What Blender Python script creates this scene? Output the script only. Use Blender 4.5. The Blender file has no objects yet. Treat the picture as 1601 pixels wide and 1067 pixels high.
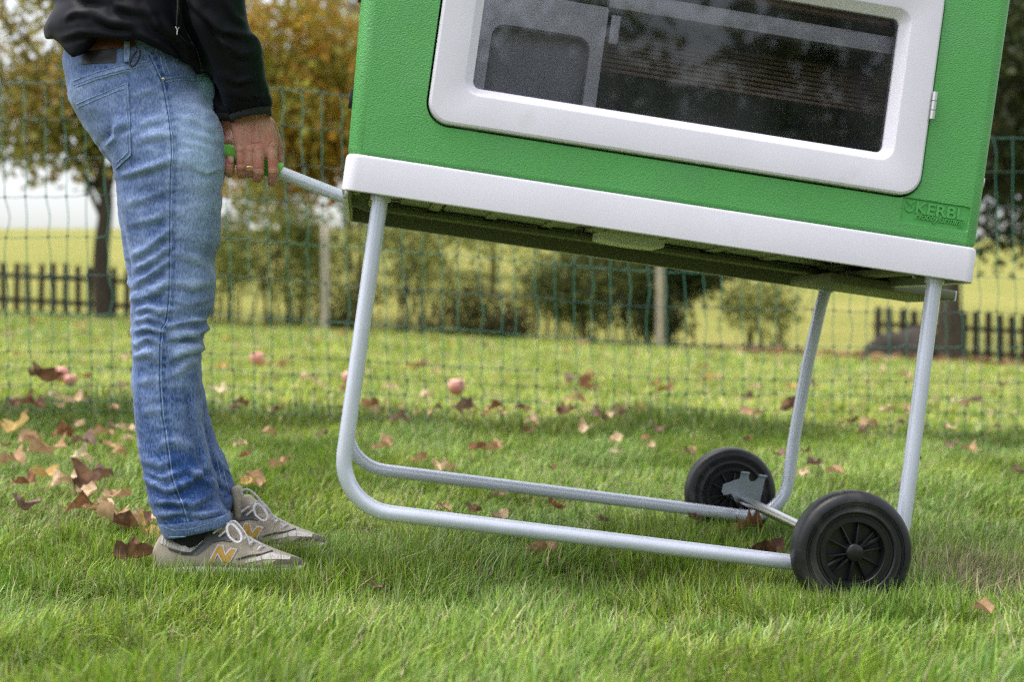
import bpy, bmesh, math, random
import numpy as np
from mathutils import Vector, Matrix, noise as mnoise
from mathutils.bvhtree import BVHTree

# ---------------------------------------------------------------- camera, sky, sun, exposure
F, CX, YH, CAMH = 2090.0, 800.5, 495.0, 0.49
scene = bpy.context.scene
COL = scene.collection
cam_d = bpy.data.cameras.new('camera')
cam = bpy.data.objects.new('camera', cam_d)
COL.objects.link(cam)
cam.location = (0, 0, CAMH)
cam.rotation_euler = (math.radians(90), 0, 0)
cam_d.sensor_width = 36.0
cam_d.lens = F / 1601 * 36.0
cam_d.shift_y = -(533.5 - YH) / 1601
cam_d.clip_start = 0.05
cam_d.clip_end = 1500
cam_d.dof.use_dof = True
cam_d.dof.focus_distance = 2.36
cam_d.dof.aperture_fstop = 3.2
scene.camera = cam

SUN_EL, SUN_AZ = math.radians(72), math.radians(266)      # azimuth clockwise from +Y
world = bpy.data.worlds.new('World')
scene.world = world
world.use_nodes = True
wn = world.node_tree
bg = wn.nodes['Background']
sky = wn.nodes.new('ShaderNodeTexSky')
sky.sky_type = 'NISHITA'
sky.sun_disc = False
sky.sun_elevation = SUN_EL
sky.sun_rotation = SUN_AZ
sky.dust_density = 4.0
sky.air_density = 1.0
hs = wn.nodes.new('ShaderNodeHueSaturation')              # overcast: the same sky with little colour
hs.inputs['Saturation'].default_value = 0.34
wn.links.new(sky.outputs['Color'], hs.inputs['Color'])
wn.links.new(hs.outputs['Color'], bg.inputs['Color'])
bg.inputs['Strength'].default_value = 0.15

sun_d = bpy.data.lights.new('sun', 'SUN')
sun_d.energy = 0.85
sun_d.angle = math.radians(26)
sun_d.color = (1.0, 0.96, 0.9)
sun = bpy.data.objects.new('sun', sun_d)
COL.objects.link(sun)
sd = Vector((math.sin(SUN_AZ) * math.cos(SUN_EL), math.cos(SUN_AZ) * math.cos(SUN_EL), math.sin(SUN_EL)))
sun.rotation_euler = sd.to_track_quat('Z', 'Y').to_euler()
sun.location = sd * 30

vs = scene.view_settings
vs.view_transform = 'Standard'
vs.look = 'None'
vs.exposure = 1.26
vs.gamma = 1.0
vs.use_curve_mapping = False
scene.cycles.use_denoising = False          # keep the fine grain and crisp blades
scene.cycles.use_adaptive_sampling = False
scene.cycles.filter_width = 1.3
scene.cycles.sample_clamp_indirect = 4.0
scene.cycles.max_bounces = 8
scene.cycles.transparent_max_bounces = 12

rng = np.random.default_rng(7)
random.seed(7)

# ---------------------------------------------------------------- helpers
def P(x, y, Y):
    """photo coordinates at distance Y -> world point"""
    return np.array([(x - CX) * Y / F, Y, CAMH + (YH - y) * Y / F])

def pix(v):
    v = np.asarray(v)
    return CX + F * v[..., 0] / v[..., 1], YH - F * (v[..., 2] - CAMH) / v[..., 1]

def empty(name, loc, label=None, cat=None, group=None, rot=None):
    o = bpy.data.objects.new(name, None)
    o.empty_display_size = 0.05
    COL.objects.link(o)
    o.location = loc
    if rot is not None:
        o.rotation_euler = rot
    tag(o, label, cat, group)
    return o

def tag(o, label=None, cat=None, group=None, kind=None):
    if label: o['label'] = label
    if cat: o['category'] = cat
    if group: o['group'] = group
    if kind: o['kind'] = kind
    return o

def mesh_from(name, verts, faces, smooth=True, cols=None):
    me = bpy.data.meshes.new(name)
    verts = np.asarray(verts, dtype=np.float32)
    if isinstance(faces, np.ndarray):
        n, k = faces.shape
        me.vertices.add(len(verts)); me.vertices.foreach_set('co', verts.ravel())
        me.loops.add(n * k); me.loops.foreach_set('vertex_index', faces.ravel().astype(np.int32))
        me.polygons.add(n)
        me.polygons.foreach_set('loop_start', np.arange(0, n * k, k, dtype=np.int32))
        me.polygons.foreach_set('loop_total', np.full(n, k, dtype=np.int32))
        me.update(calc_edges=True)
    else:
        me.from_pydata([tuple(map(float, v)) for v in verts], [], [tuple(int(i) for i in f) for f in faces])
        me.update()
    if smooth:
        me.polygons.foreach_set('use_smooth', np.ones(len(me.polygons), dtype=bool))
    if cols is not None:
        at = me.color_attributes.new('Col', 'FLOAT_COLOR', 'POINT')
        c = np.ones((len(verts), 4), dtype=np.float32)
        c[:, :cols.shape[1]] = cols
        at.data.foreach_set('color', c.ravel())
    return me

def mk(name, verts, faces, mat, parent=None, smooth=True, cols=None, auto=None):
    me = mesh_from(name, verts, faces, smooth, cols)
    if mat: me.materials.append(mat)
    o = bpy.data.objects.new(name, me)
    COL.objects.link(o)
    if parent: o.parent = parent
    if auto is not None and smooth:
        try: me.set_sharp_from_angle(angle=math.radians(auto))
        except Exception: pass
    return o

def copy_tree(o, parent=None):
    c = o.copy(); COL.objects.link(c); c.parent = parent
    for ch in list(o.children): copy_tree(ch, c)
    return c

class MB:
    """collects pieces of ONE mesh"""
    def __init__(s): s.v = []; s.f = []; s.n = 0
    def add(s, v, f):
        v = np.asarray(v, float).reshape(-1, 3)
        s.v.append(v); s.f += [tuple(int(i) + s.n for i in q) for q in f]; s.n += len(v)
        return s
    def verts(s): return np.vstack(s.v)
    def build(s, name, mat, parent=None, smooth=True, auto=35, off=None):
        v = s.verts()
        if off is not None: v = v + np.asarray(off)
        return mk(name, v, s.f, mat, parent, smooth, auto=auto)

def box(a, b, bev=0.0):
    a = np.minimum(a, b).astype(float); b2 = np.maximum(a, b).astype(float)
    bm = bmesh.new()
    bmesh.ops.create_cube(bm, size=1.0)
    for v in bm.verts:
        for i in range(3): v.co[i] = (a[i] + b2[i]) / 2 + v.co[i] * (b2[i] - a[i])
    if bev > 0:
        bmesh.ops.bevel(bm, geom=bm.edges[:], offset=bev, segments=2, profile=0.5, affect='EDGES')
    bm.verts.ensure_lookup_table(); bm.verts.index_update()
    v = [tuple(q.co) for q in bm.verts]; f = [[q.index for q in p.verts] for p in bm.faces]
    bm.free()
    return np.array(v), f

def catmull(pts, sub):
    p = np.asarray(pts, float)
    if sub <= 1 or len(p) < 3: return p
    q = np.vstack([2 * p[0] - p[1], p, 2 * p[-1] - p[-2]])
    out = []
    for i in range(1, len(q) - 2):
        a, b, c, d = q[i - 1], q[i], q[i + 1], q[i + 2]
        for k in range(sub):
            t = k / sub
            out.append(0.5 * ((2 * b) + (c - a) * t + (2 * a - 5 * b + 4 * c - d) * t * t + (3 * b - a - 3 * c + d) * t ** 3))
    out.append(p[-1])
    return np.array(out)

def tube(pts, r, seg=12, sub=1, caps=True, flat=1.0, up=None):
    p = catmull(pts, sub)
    n = len(p)
    r = np.full(n, r, float) if np.isscalar(r) else np.interp(np.linspace(0, 1, n), np.linspace(0, 1, len(r)), r)
    t = np.gradient(p, axis=0); t /= np.linalg.norm(t, axis=1)[:, None] + 1e-12
    u = np.array(up, float) if up is not None else (np.array([0, 0, 1.0]) if abs(t[0][2]) < 0.9 else np.array([1.0, 0, 0]))
    vs_, fs = [], []
    ang = np.linspace(0, 2 * np.pi, seg, endpoint=False)
    for i in range(n):
        u = u - t[i] * (u @ t[i]); u /= np.linalg.norm(u) + 1e-12
        w = np.cross(t[i], u)
        for a in ang: vs_.append(p[i] + r[i] * (math.cos(a) * u * flat + math.sin(a) * w))
    for i in range(n - 1):
        for k in range(seg):
            k2 = (k + 1) % seg
            fs.append((i * seg + k, i * seg + k2, (i + 1) * seg + k2, (i + 1) * seg + k))
    if caps:
        fs.append(tuple(range(seg - 1, -1, -1))); fs.append(tuple(range((n - 1) * seg, n * seg)))
    return np.array(vs_), fs

def limb(pts, radii, seg=12, sub=4):
    """round-ended tapering tube for fingers and arms"""
    p = catmull(pts, sub); n = len(p)
    r = np.interp(np.linspace(0, 1, n), np.linspace(0, 1, len(radii)), radii)
    d0 = p[0] - p[1]; d0 /= np.linalg.norm(d0)
    d1 = p[-1] - p[-2]; d1 /= np.linalg.norm(d1)
    pre = [p[0] + d0 * r[0] * math.sin(a) for a in (1.4, 1.0, 0.5)]; prer = [r[0] * math.cos(a) for a in (1.4, 1.0, 0.5)]
    pos = [p[-1] + d1 * r[-1] * math.sin(a) for a in (0.5, 1.0, 1.4)]; posr = [r[-1] * math.cos(a) for a in (0.5, 1.0, 1.4)]
    return tube(np.vstack([pre, p, pos]), np.concatenate([prer, r, posr]), seg)

def ring_loft(rings, n=36, sub=5, e=2.3, cap=True):
    """rings: (L xyz, R xyz, half depth along Y)"""
    dat = np.array([np.concatenate([np.asarray(L, float), np.asarray(R, float), [b]]) for L, R, b in rings])
    dat = catmull(dat, sub)
    th = np.linspace(0, 2 * np.pi, n, endpoint=False)
    c = np.sign(np.cos(th)) * np.abs(np.cos(th)) ** (2 / e); s = np.sign(np.sin(th)) * np.abs(np.sin(th)) ** (2 / e)
    vv = []
    for d in dat:
        C = (d[:3] + d[3:6]) / 2; A = (d[3:6] - d[:3]) / 2
        vv.append(C + c[:, None] * A + s[:, None] * np.array([0, d[6], 0]))
    m = len(vv); fs = []
    for i in range(m - 1):
        for k in range(n):
            k2 = (k + 1) % n
            fs.append((i * n + k, i * n + k2, (i + 1) * n + k2, (i + 1) * n + k))
    V = np.vstack(vv)
    if cap:
        fs.append(tuple(range(n - 1, -1, -1))); fs.append(tuple(range((m - 1) * n, m * n)))
    return V, fs

def sphere(c, r, n=10):
    c = np.asarray(c, float); r = np.broadcast_to(np.asarray(r, float), 3)
    pts = [(0, 0, -1)]
    for i in range(1, n):
        a = -math.pi / 2 + math.pi * i / n
        for k in range(2 * n):
            b = math.pi * k / n
            pts.append((math.cos(a) * math.cos(b), math.cos(a) * math.sin(b), math.sin(a)))
    pts.append((0, 0, 1)); m = 2 * n; fs = []
    for k in range(m):
        fs.append((0, 1 + (k + 1) % m, 1 + k))
        for i in range(n - 2):
            a = 1 + i * m
            fs.append((a + k, a + (k + 1) % m, a + m + (k + 1) % m, a + m + k))
        fs.append((1 + (n - 2) * m + k, 1 + (n - 2) * m + (k + 1) % m, len(pts) - 1))
    return np.array(pts) * r + c, fs

def remesh(mb, voxel):
    me = mesh_from('tmp', mb.verts(), mb.f, False)
    o = bpy.data.objects.new('tmp', me); COL.objects.link(o)
    m = o.modifiers.new('r', 'REMESH'); m.mode = 'VOXEL'; m.voxel_size = voxel
    dg = bpy.context.evaluated_depsgraph_get(); dg.update()
    em = o.evaluated_get(dg).to_mesh()
    v = np.empty(len(em.vertices) * 3, np.float32); em.vertices.foreach_get('co', v); v = v.reshape(-1, 3).astype(float)
    f = np.empty(len(em.loops), np.int32); em.loops.foreach_get('vertex_index', f); f = f.reshape(-1, 4)
    o.evaluated_get(dg).to_mesh_clear()
    bpy.data.objects.remove(o); bpy.data.meshes.remove(me)
    return v, f

def relax(v, f, it=3, lam=0.5):
    e = np.vstack([f[:, [0, 1]], f[:, [1, 2]], f[:, [2, 3]], f[:, [3, 0]]])
    for _ in range(it):
        s = np.zeros_like(v); c = np.zeros(len(v))
        np.add.at(s, e[:, 0], v[e[:, 1]]); np.add.at(s, e[:, 1], v[e[:, 0]])
        np.add.at(c, e[:, 0], 1); np.add.at(c, e[:, 1], 1)
        v = v + lam * (s / np.maximum(c, 1)[:, None] - v)
    return v

def vnormals(v, f):
    a, b, c, d = (v[f[:, i]] for i in range(4))
    n = np.cross(c - a, d - b); out = np.zeros_like(v)
    for i in range(4): np.add.at(out, f[:, i], n)
    return out / (np.linalg.norm(out, axis=1)[:, None] + 1e-12)

def seg_dist(px, py, line):
    """distance of points to a polyline, signed by side, and position along it 0..1"""
    best = np.full(px.shape, 1e9); sg = np.zeros(px.shape); al = np.zeros(px.shape)
    ln = np.asarray(line, float); L = np.r_[0, np.cumsum(np.linalg.norm(np.diff(ln, axis=0), axis=1))]
    for i in range(len(ln) - 1):
        a, b = ln[i], ln[i + 1]; d = b - a; l2 = d @ d
        t = np.clip(((px - a[0]) * d[0] + (py - a[1]) * d[1]) / l2, 0, 1)
        dx = px - a[0] - t * d[0]; dy = py - a[1] - t * d[1]
        dd = np.hypot(dx, dy); m = dd < best
        best[m] = dd[m]; sg[m] = np.sign(d[0] * dy - d[1] * dx)[m]; al[m] = ((L[i] + t * math.sqrt(l2)) / L[-1])[m]
    return best, sg, al

def vnoise(v, scale, seed=0.0):
    out = np.empty(len(v))
    sc = np.broadcast_to(np.asarray(scale, float), 3)
    for i, q in enumerate(v):
        out[i] = mnoise.noise(Vector((q[0] * sc[0] + seed, q[1] * sc[1] - seed, q[2] * sc[2] + 2 * seed)))
    return out

def rrect(u0, u1, v0, v1, r, n=7):
    """counter-clockwise rounded rectangle in 2D"""
    out = []
    for cx_, cy_, a0 in ((u1 - r, v0 + r, -90), (u1 - r, v1 - r, 0), (u0 + r, v1 - r, 90), (u0 + r, v0 + r, 180)):
        for k in range(n + 1):
            a = math.radians(a0 + 90 * k / n)
            out.append((cx_ + r * math.cos(a), cy_ + r * math.sin(a)))
    return out

def loops_to_mesh(loops, cap0=False, cap1=False, close=False):
    n = len(loops[0]); fs = []
    m = len(loops)
    for i in range(m if close else m - 1):
        j = (i + 1) % m
        for k in range(n):
            k2 = (k + 1) % n
            fs.append((i * n + k, i * n + k2, j * n + k2, j * n + k))
    if cap0: fs.append(tuple(range(n - 1, -1, -1)))
    if cap1: fs.append(tuple(range((m - 1) * n, m * n)))
    return np.vstack([np.asarray(l, float) for l in loops]), fs

def fill2d(loops):
    """triangulate outer loop minus holes -> 2D verts, tris"""
    from mathutils.geometry import tessellate_polygon
    tr = tessellate_polygon([[Vector((a, b, 0)) for a, b in lp] for lp in loops])
    pts = [q for lp in loops for q in lp]
    return np.array(pts, float), [tuple(t) for t in tr]

def extrude_poly(poly, y0, y1):
    """2D polygon (u,v) made into a plate between y0 and y1 (u, y, v)"""
    p2, tr = fill2d([poly]); n = len(poly)
    a = np.c_[p2[:, 0], np.full(n, y0), p2[:, 1]]; b = np.c_[p2[:, 0], np.full(n, y1), p2[:, 1]]
    fs = [t for t in tr] + [tuple(i + n for i in t[::-1]) for t in tr]
    fs += [(k, (k + 1) % n, n + (k + 1) % n, n + k) for k in range(n)]
    return np.vstack([a, b]), fs

def fix_normals(o):
    bm = bmesh.new(); bm.from_mesh(o.data)
    bmesh.ops.recalc_face_normals(bm, faces=bm.faces[:])
    bm.to_mesh(o.data); bm.free()
    return o

# ---------------------------------------------------------------- materials
def material(name, color, rough=0.5, metal=0.0, spec=0.5, var=0.0, vscale=8.0, bump=0.0, bscale=80.0, bdist=0.002, coat=0.0, bdetail=3.0,
             attr=False, translucent=0.0, sheen=0.0, color2=None, c2scale=5.0, c2lo=0.45, c2hi=0.6, stretch=None, sss=0.0):
    m = bpy.data.materials.new(name)
    m.use_nodes = True
    nt = m.node_tree; N = nt.nodes; L = nt.links
    b = N['Principled BSDF']
    b.inputs['Roughness'].default_value = rough
    b.inputs['Metallic'].default_value = metal
    b.inputs['Specular IOR Level'].default_value = spec
    if coat: b.inputs['Coat Weight'].default_value = coat; b.inputs['Coat Roughness'].default_value = 0.12
    if sheen: b.inputs['Sheen Weight'].default_value = sheen
    if sss:
        b.inputs['Subsurface Weight'].default_value = sss
        b.inputs['Subsurface Radius'].default_value = (0.012, 0.004, 0.002)
        b.inputs['Subsurface Scale'].default_value = 1.0
    tc = N.new('ShaderNodeTexCoord')
    vec = tc.outputs['Object']
    if stretch:
        mp = N.new('ShaderNodeMapping'); mp.inputs['Scale'].default_value = stretch
        L.new(vec, mp.inputs['Vector']); vec = mp.outputs['Vector']
    if attr:
        a = N.new('ShaderNodeAttribute'); a.attribute_name = 'Col'; csock = a.outputs['Color']
    else:
        r = N.new('ShaderNodeRGB'); r.outputs[0].default_value = (*color, 1); csock = r.outputs[0]
    if color2:
        t = N.new('ShaderNodeTexNoise'); t.inputs['Scale'].default_value = c2scale; t.inputs['Detail'].default_value = 5
        rp = N.new('ShaderNodeValToRGB'); rp.color_ramp.elements[0].position = c2lo; rp.color_ramp.elements[1].position = c2hi
        mx = N.new('ShaderNodeMix'); mx.data_type = 'RGBA'
        L.new(vec, t.inputs['Vector']); L.new(t.outputs['Fac'], rp.inputs['Fac']); L.new(rp.outputs['Color'], mx.inputs['Factor'])
        L.new(csock, mx.inputs[6]); mx.inputs[7].default_value = (*color2, 1); csock = mx.outputs[2]
    if var:
        t = N.new('ShaderNodeTexNoise'); t.inputs['Scale'].default_value = vscale; t.inputs['Detail'].default_value = 6
        mr = N.new('ShaderNodeMapRange'); mr.inputs['From Min'].default_value = 0.3; mr.inputs['From Max'].default_value = 0.7
        mr.inputs['To Min'].default_value = 1 - var; mr.inputs['To Max'].default_value = 1 + var
        mu = N.new('ShaderNodeMix'); mu.data_type = 'RGBA'; mu.blend_type = 'MULTIPLY'; mu.inputs['Factor'].default_value = 1
        L.new(vec, t.inputs['Vector']); L.new(t.outputs['Fac'], mr.inputs['Value'])
        L.new(csock, mu.inputs[6]); L.new(mr.outputs['Result'], mu.inputs[7]); csock = mu.outputs[2]
    L.new(csock, b.inputs['Base Color'])
    if bump:
        t = N.new('ShaderNodeTexNoise'); t.inputs['Scale'].default_value = bscale; t.inputs['Detail'].default_value = bdetail
        bp = N.new('ShaderNodeBump'); bp.inputs['Strength'].default_value = bump; bp.inputs['Distance'].default_value = bdist
        L.new(vec, t.inputs['Vector']); L.new(t.outputs['Fac'], bp.inputs['Height']); L.new(bp.outputs['Normal'], b.inputs['Normal'])
    if translucent:
        tr = N.new('ShaderNodeBsdfTranslucent'); L.new(csock, tr.inputs['Color'])
        ms = N.new('ShaderNodeMixShader'); ms.inputs['Fac'].default_value = translucent
        L.new(b.outputs[0], ms.inputs[1]); L.new(tr.outputs[0], ms.inputs[2])
        L.new(ms.outputs[0], N['Material Output'].inputs['Surface'])
    return m

M = {}
M['white'] = material('white_plastic', (0.80, 0.765, 0.845), 0.42, var=0.04, vscale=6, color2=(0.66, 0.61, 0.64), c2scale=9, c2lo=0.60, c2hi=0.80, bump=0.12, bscale=500, bdist=0.0006)
M['green'] = material('green_grained_plastic', (0.100, 0.41, 0.097), 0.42, var=0.06, vscale=7, bump=0.9, bscale=380, bdist=0.0024, bdetail=2.0, color2=(0.112, 0.40, 0.118), c2scale=11, c2lo=0.5, c2hi=0.75, stretch=(1, 1, 1.25))
M['green_smooth'] = material('green_smooth_plastic', (0.10, 0.43, 0.105), 0.4, var=0.02)
M['tube_dark'] = material('grey_bracket_paint', (0.27, 0.31, 0.36), 0.35, metal=0.3, var=0.05, vscale=20)
M['tube'] = material('grey_powder_coat', (0.64, 0.67, 0.78), 0.30, spec=0.6, coat=0.3, metal=0.18, var=0.05, vscale=14, bump=0.04, bscale=300, bdist=0.0005)
M['steel'] = material('bright_steel', (0.62, 0.61, 0.6), 0.22, metal=1.0, var=0.12, vscale=40, stretch=(30, 1, 30))
M['zinc'] = material('zinc_metal', (0.55, 0.55, 0.52), 0.35, metal=1.0, var=0.1, vscale=30)
M['rubber'] = material('black_rubber', (0.012, 0.012, 0.015), 0.45, var=0.3, vscale=30, bump=0.25, bscale=250, bdist=0.001, color2=(0.055, 0.052, 0.048), c2scale=22, c2lo=0.52, c2hi=0.75)
M['black_plastic'] = material('black_plastic', (0.010, 0.010, 0.012), 0.34, var=0.1, vscale=20)
M['grip'] = material('lime_rubber', (0.16, 0.52, 0.035), 0.5, var=0.06, vscale=40)
M['frosted'] = material('pale_plastic', (0.62, 0.66, 0.5), 0.4, var=0.05)
M['wood_brown'] = material('brown_wood', (0.30, 0.17, 0.11), 0.6, var=0.2, vscale=20, stretch=(1, 8, 8))
M['slat'] = material('dark_brown_board', (0.36, 0.25, 0.18), 0.6, var=0.3, vscale=30, stretch=(1, 10, 10))
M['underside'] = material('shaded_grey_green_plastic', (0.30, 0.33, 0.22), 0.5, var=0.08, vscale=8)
M['shaded_olive'] = material('shaded_olive_plastic', (0.15, 0.165, 0.085), 0.5, var=0.08, vscale=8)  # shade under the coop put into this and the grey-green colour
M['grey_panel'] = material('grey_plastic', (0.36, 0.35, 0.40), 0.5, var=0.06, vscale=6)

g = bpy.data.materials.new('window_glass'); g.use_nodes = True
nt = g.node_tree; N = nt.nodes; L = nt.links
N.remove(N['Principled BSDF'])
tr = N.new('ShaderNodeBsdfTransparent'); tr.inputs['Color'].default_value = (0.86, 0.87, 0.88, 1)
gl = N.new('ShaderNodeBsdfGlossy'); gl.inputs['Roughness'].default_value = 0.03
fr = N.new('ShaderNodeFresnel'); fr.inputs['IOR'].default_value = 1.5
mx = N.new('ShaderNodeMixShader')
L.new(fr.outputs[0], mx.inputs[0]); L.new(tr.outputs[0], mx.inputs[1]); L.new(gl.outputs[0], mx.inputs[2])
df = N.new('ShaderNodeBsdfDiffuse'); df.inputs['Color'].default_value = (0.62, 0.60, 0.66, 1)       # dust film on the pane
tc = N.new('ShaderNodeTexCoord'); tn = N.new('ShaderNodeTexNoise'); tn.inputs['Scale'].default_value = 5.0; tn.inputs['Detail'].default_value = 5
mr = N.new('ShaderNodeMapRange'); mr.inputs['From Min'].default_value = 0.35; mr.inputs['From Max'].default_value = 0.75; mr.inputs['To Min'].default_value = 0.002; mr.inputs['To Max'].default_value = 0.05
L.new(tc.outputs['Object'], tn.inputs['Vector']); L.new(tn.outputs[0], mr.inputs['Value'])
m2 = N.new('ShaderNodeMixShader'); L.new(mr.outputs[0], m2.inputs[0]); L.new(mx.outputs[0], m2.inputs[1]); L.new(df.outputs[0], m2.inputs[2])
L.new(m2.outputs[0], N['Material Output'].inputs['Surface'])
M['glass'] = g
# ---------------------------------------------------------------- the ground
def ground_z(X, Y):
    X = np.asarray(X, float); Y = np.asarray(Y, float)
    yk = [-400, 2.0, 2.3, 4.8, 10, 22, 400]
    z0 = np.interp(Y, yk, [0, 0, 0.0, 0.07, 0.10, 0.13, 0.13])
    sl = np.interp(Y, yk, [0, 0, -0.010, -0.026, -0.040, -0.053, -0.01])
    Xc = np.clip(X, -14, 14)
    z = z0 + sl * Xc
    z = z + 0.0875 * np.clip(Y - 24, 0, 130) * (1 - 0.25 * np.clip(Y - 24, 0, 130) / 260)
    return z + 0.010 * np.sin(X * 2.1 + 0.6) * np.sin(Y * 1.7) * np.clip((np.abs(Y) - 2.9) / 2, 0, 1)

def sheet(xs, ys):
    X, Y = np.meshgrid(xs, ys)
    v = np.c_[X.ravel(), Y.ravel(), ground_z(X, Y).ravel()]
    nx, ny = len(xs), len(ys)
    i = np.arange(nx * ny).reshape(ny, nx)
    f = np.c_[i[:-1, :-1].ravel(), i[:-1, 1:].ravel(), i[1:, 1:].ravel(), i[1:, :-1].ravel()]
    return v, f

def ground_material():
    m = bpy.data.materials.new('lawn_soil_and_meadow'); m.use_nodes = True
    nt = m.node_tree; N = nt.nodes; L = nt.links; b = N['Principled BSDF']; b.inputs['Roughness'].default_value = 0.9
    b.inputs['Specular IOR Level'].default_value = 0.1
    tc = N.new('ShaderNodeTexCoord')
    def noise(scale, detail=6):
        t = N.new('ShaderNodeTexNoise'); t.inputs['Scale'].default_value = scale; t.inputs['Detail'].default_value = detail
        L.new(tc.outputs['Object'], t.inputs['Vector']); return t
    def ramp(sock, els):
        r = N.new('ShaderNodeValToRGB'); e = r.color_ramp.elements
        e[0].position, e[0].color = els[0][0], (*els[0][1], 1); e[1].position, e[1].color = els[1][0], (*els[1][1], 1)
        for p, c in els[2:]:
            q = e.new(p); q.color = (*c, 1)
        L.new(sock, r.inputs[0]); return r.outputs[0]
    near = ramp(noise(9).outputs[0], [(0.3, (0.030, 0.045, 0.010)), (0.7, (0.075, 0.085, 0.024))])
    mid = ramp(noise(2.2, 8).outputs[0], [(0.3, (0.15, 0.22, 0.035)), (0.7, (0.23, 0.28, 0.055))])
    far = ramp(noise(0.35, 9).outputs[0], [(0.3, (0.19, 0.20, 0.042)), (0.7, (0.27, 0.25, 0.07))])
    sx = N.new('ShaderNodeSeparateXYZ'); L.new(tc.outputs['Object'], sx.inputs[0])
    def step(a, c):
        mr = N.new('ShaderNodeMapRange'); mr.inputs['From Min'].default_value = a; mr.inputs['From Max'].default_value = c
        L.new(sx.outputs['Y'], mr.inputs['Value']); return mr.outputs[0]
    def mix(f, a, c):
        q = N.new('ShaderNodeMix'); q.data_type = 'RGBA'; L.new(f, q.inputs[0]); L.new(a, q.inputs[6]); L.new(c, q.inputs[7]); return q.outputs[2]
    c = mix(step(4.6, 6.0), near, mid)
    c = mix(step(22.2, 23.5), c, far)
    L.new(c, b.inputs['Base Color'])
    bp = N.new('ShaderNodeBump'); bp.inputs['Strength'].default_value = 0.5; bp.inputs['Distance'].default_value = 0.02
    L.new(noise(60).outputs[0], bp.inputs['Height']); L.new(bp.outputs[0], b.inputs['Normal'])
    return m

xs = np.r_[np.linspace(-400, -16, 24), np.linspace(-14, 14, 141), np.linspace(16, 400, 24)]
ys = np.r_[np.linspace(-300, -4, 20), np.linspace(-2, 8, 101), np.linspace(8.3, 26, 60), np.linspace(27, 160, 60), np.linspace(170, 600, 12)]
v, f = sheet(xs, ys)
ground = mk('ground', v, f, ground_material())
tag(ground, 'green lawn under the coop rising into a yellow hay meadow behind', 'ground', kind='structure')

# ---------------------------------------------------------------- grass blades
def blades(X, Y, length, width, lean, cols, heading=None, tipcol=None):
    n = len(X)
    th = rng.uniform(0, 2 * np.pi, n) if heading is None else heading
    d = np.c_[np.cos(th), np.sin(th), np.zeros(n)]
    side = np.c_[-np.sin(th), np.cos(th), np.zeros(n)]
    tw = rng.uniform(-0.9, 0.9, n)
    side = side * np.cos(tw)[:, None] + d * np.sin(tw)[:, None]
    base = np.c_[X, Y, ground_z(X, Y) - 0.004]
    V = np.empty((n, 5, 3)); C = np.empty((n, 5, 3))
    a = lean
    for k, t in enumerate((0.0, 0.55, 1.0)):
        up = length * (t - np.minimum(0.40 * a, 0.62) * t * t) * np.cos(np.clip(a, 0, 2.2) * 0.52)
        out = length * (a * 0.62 * t * t + 0.12 * a * t)
        c = base + d * out[:, None] + np.array([0, 0, 1.0]) * np.maximum(up, 0.002 * k)[:, None]
        w = (width * (1.0, 0.85, 0)[k] / 2)[:, None]
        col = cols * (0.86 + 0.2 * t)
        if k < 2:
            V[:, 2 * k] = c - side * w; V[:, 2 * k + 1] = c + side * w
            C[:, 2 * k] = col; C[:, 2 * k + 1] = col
        else:
            V[:, 4] = c; C[:, 4] = col
    o = (np.arange(n) * 5)[:, None]
    tri = np.array([[0, 1, 3], [0, 3, 2], [2, 3, 4]])
    Fc = (o[:, :, None] + tri[None]).reshape(-1, 3)
    return V.reshape(-1, 3), Fc, C.reshape(-1, 3)

def field_noise(X, Y, s, seed):
    g_ = np.random.default_rng(seed).uniform(-1, 1, (64, 64))
    x = (X * s) % 64; y = (Y * s) % 64
    i = x.astype(int) % 64; j = y.astype(int) % 64; fx = x - np.floor(x); fy = y - np.floor(y)
    fx = fx * fx * (3 - 2 * fx); fy = fy * fy * (3 - 2 * fy)
    return ((g_[i, j] * (1 - fx) + g_[(i + 1) % 64, j] * fx) * (1 - fy) + (g_[i, (j + 1) % 64] * (1 - fx) + g_[(i + 1) % 64, (j + 1) % 64] * fx) * fy)

def grass_cols(X, Y, bright=1.0, dry=0.05, tint=(1, 1, 1)):
    n = len(X)
    pal = np.array([[0.14, 0.26, 0.018], [0.20, 0.33, 0.030], [0.27, 0.39, 0.045], [0.165, 0.30, 0.040], [0.31, 0.40, 0.08]])
    c = pal[rng.integers(0, len(pal), n)]
    h = field_noise(X, Y, 3.1, 3) * 0.6 + field_noise(X, Y, 9.0, 4) * 0.4
    c = c * (1 + 0.34 * h)[:, None] * np.c_[1.04 + 0.22 * h, np.ones(n), 1 - 0.15 * h]
    straw = np.array([0.50, 0.41, 0.22])
    patch = np.exp(-(((X - 0.84) / 0.11) ** 2 + ((Y - 2.40) / 0.16) ** 2)) * 0.85 + np.exp(-(((X + 1.0) / 0.14) ** 2 + ((Y - 2.9) / 0.2) ** 2)) * 0.14
    d = rng.uniform(0, 1, n) < dry + patch + 0.03 * np.clip(h, 0, 1)
    c[d] = straw * rng.uniform(0.45, 1.2, (d.sum(), 1))
    pale = rng.uniform(0, 1, n) < 0.10
    c[pale] = np.array([0.33, 0.43, 0.16]) * rng.uniform(0.8, 1.15, (pale.sum(), 1))
    return c * np.array(tint) * bright * rng.uniform(0.5, 1.45, (n, 1))

M['grass'] = material('grass_blade', (0.1, 0.2, 0.03), 0.45, spec=0.35, attr=True, translucent=0.26)

SHOE_SPOTS = []      # filled with footprints (x0, x1, y0, y1)
def scatter(n, y0, y1, margin=0.45, power=1.0):
    Y = y0 + (y1 - y0) * rng.uniform(0, 1, n) ** power
    X = (rng.uniform(-1, 1, n)) * (0.40 * Y + margin)
    return X, Y

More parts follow.
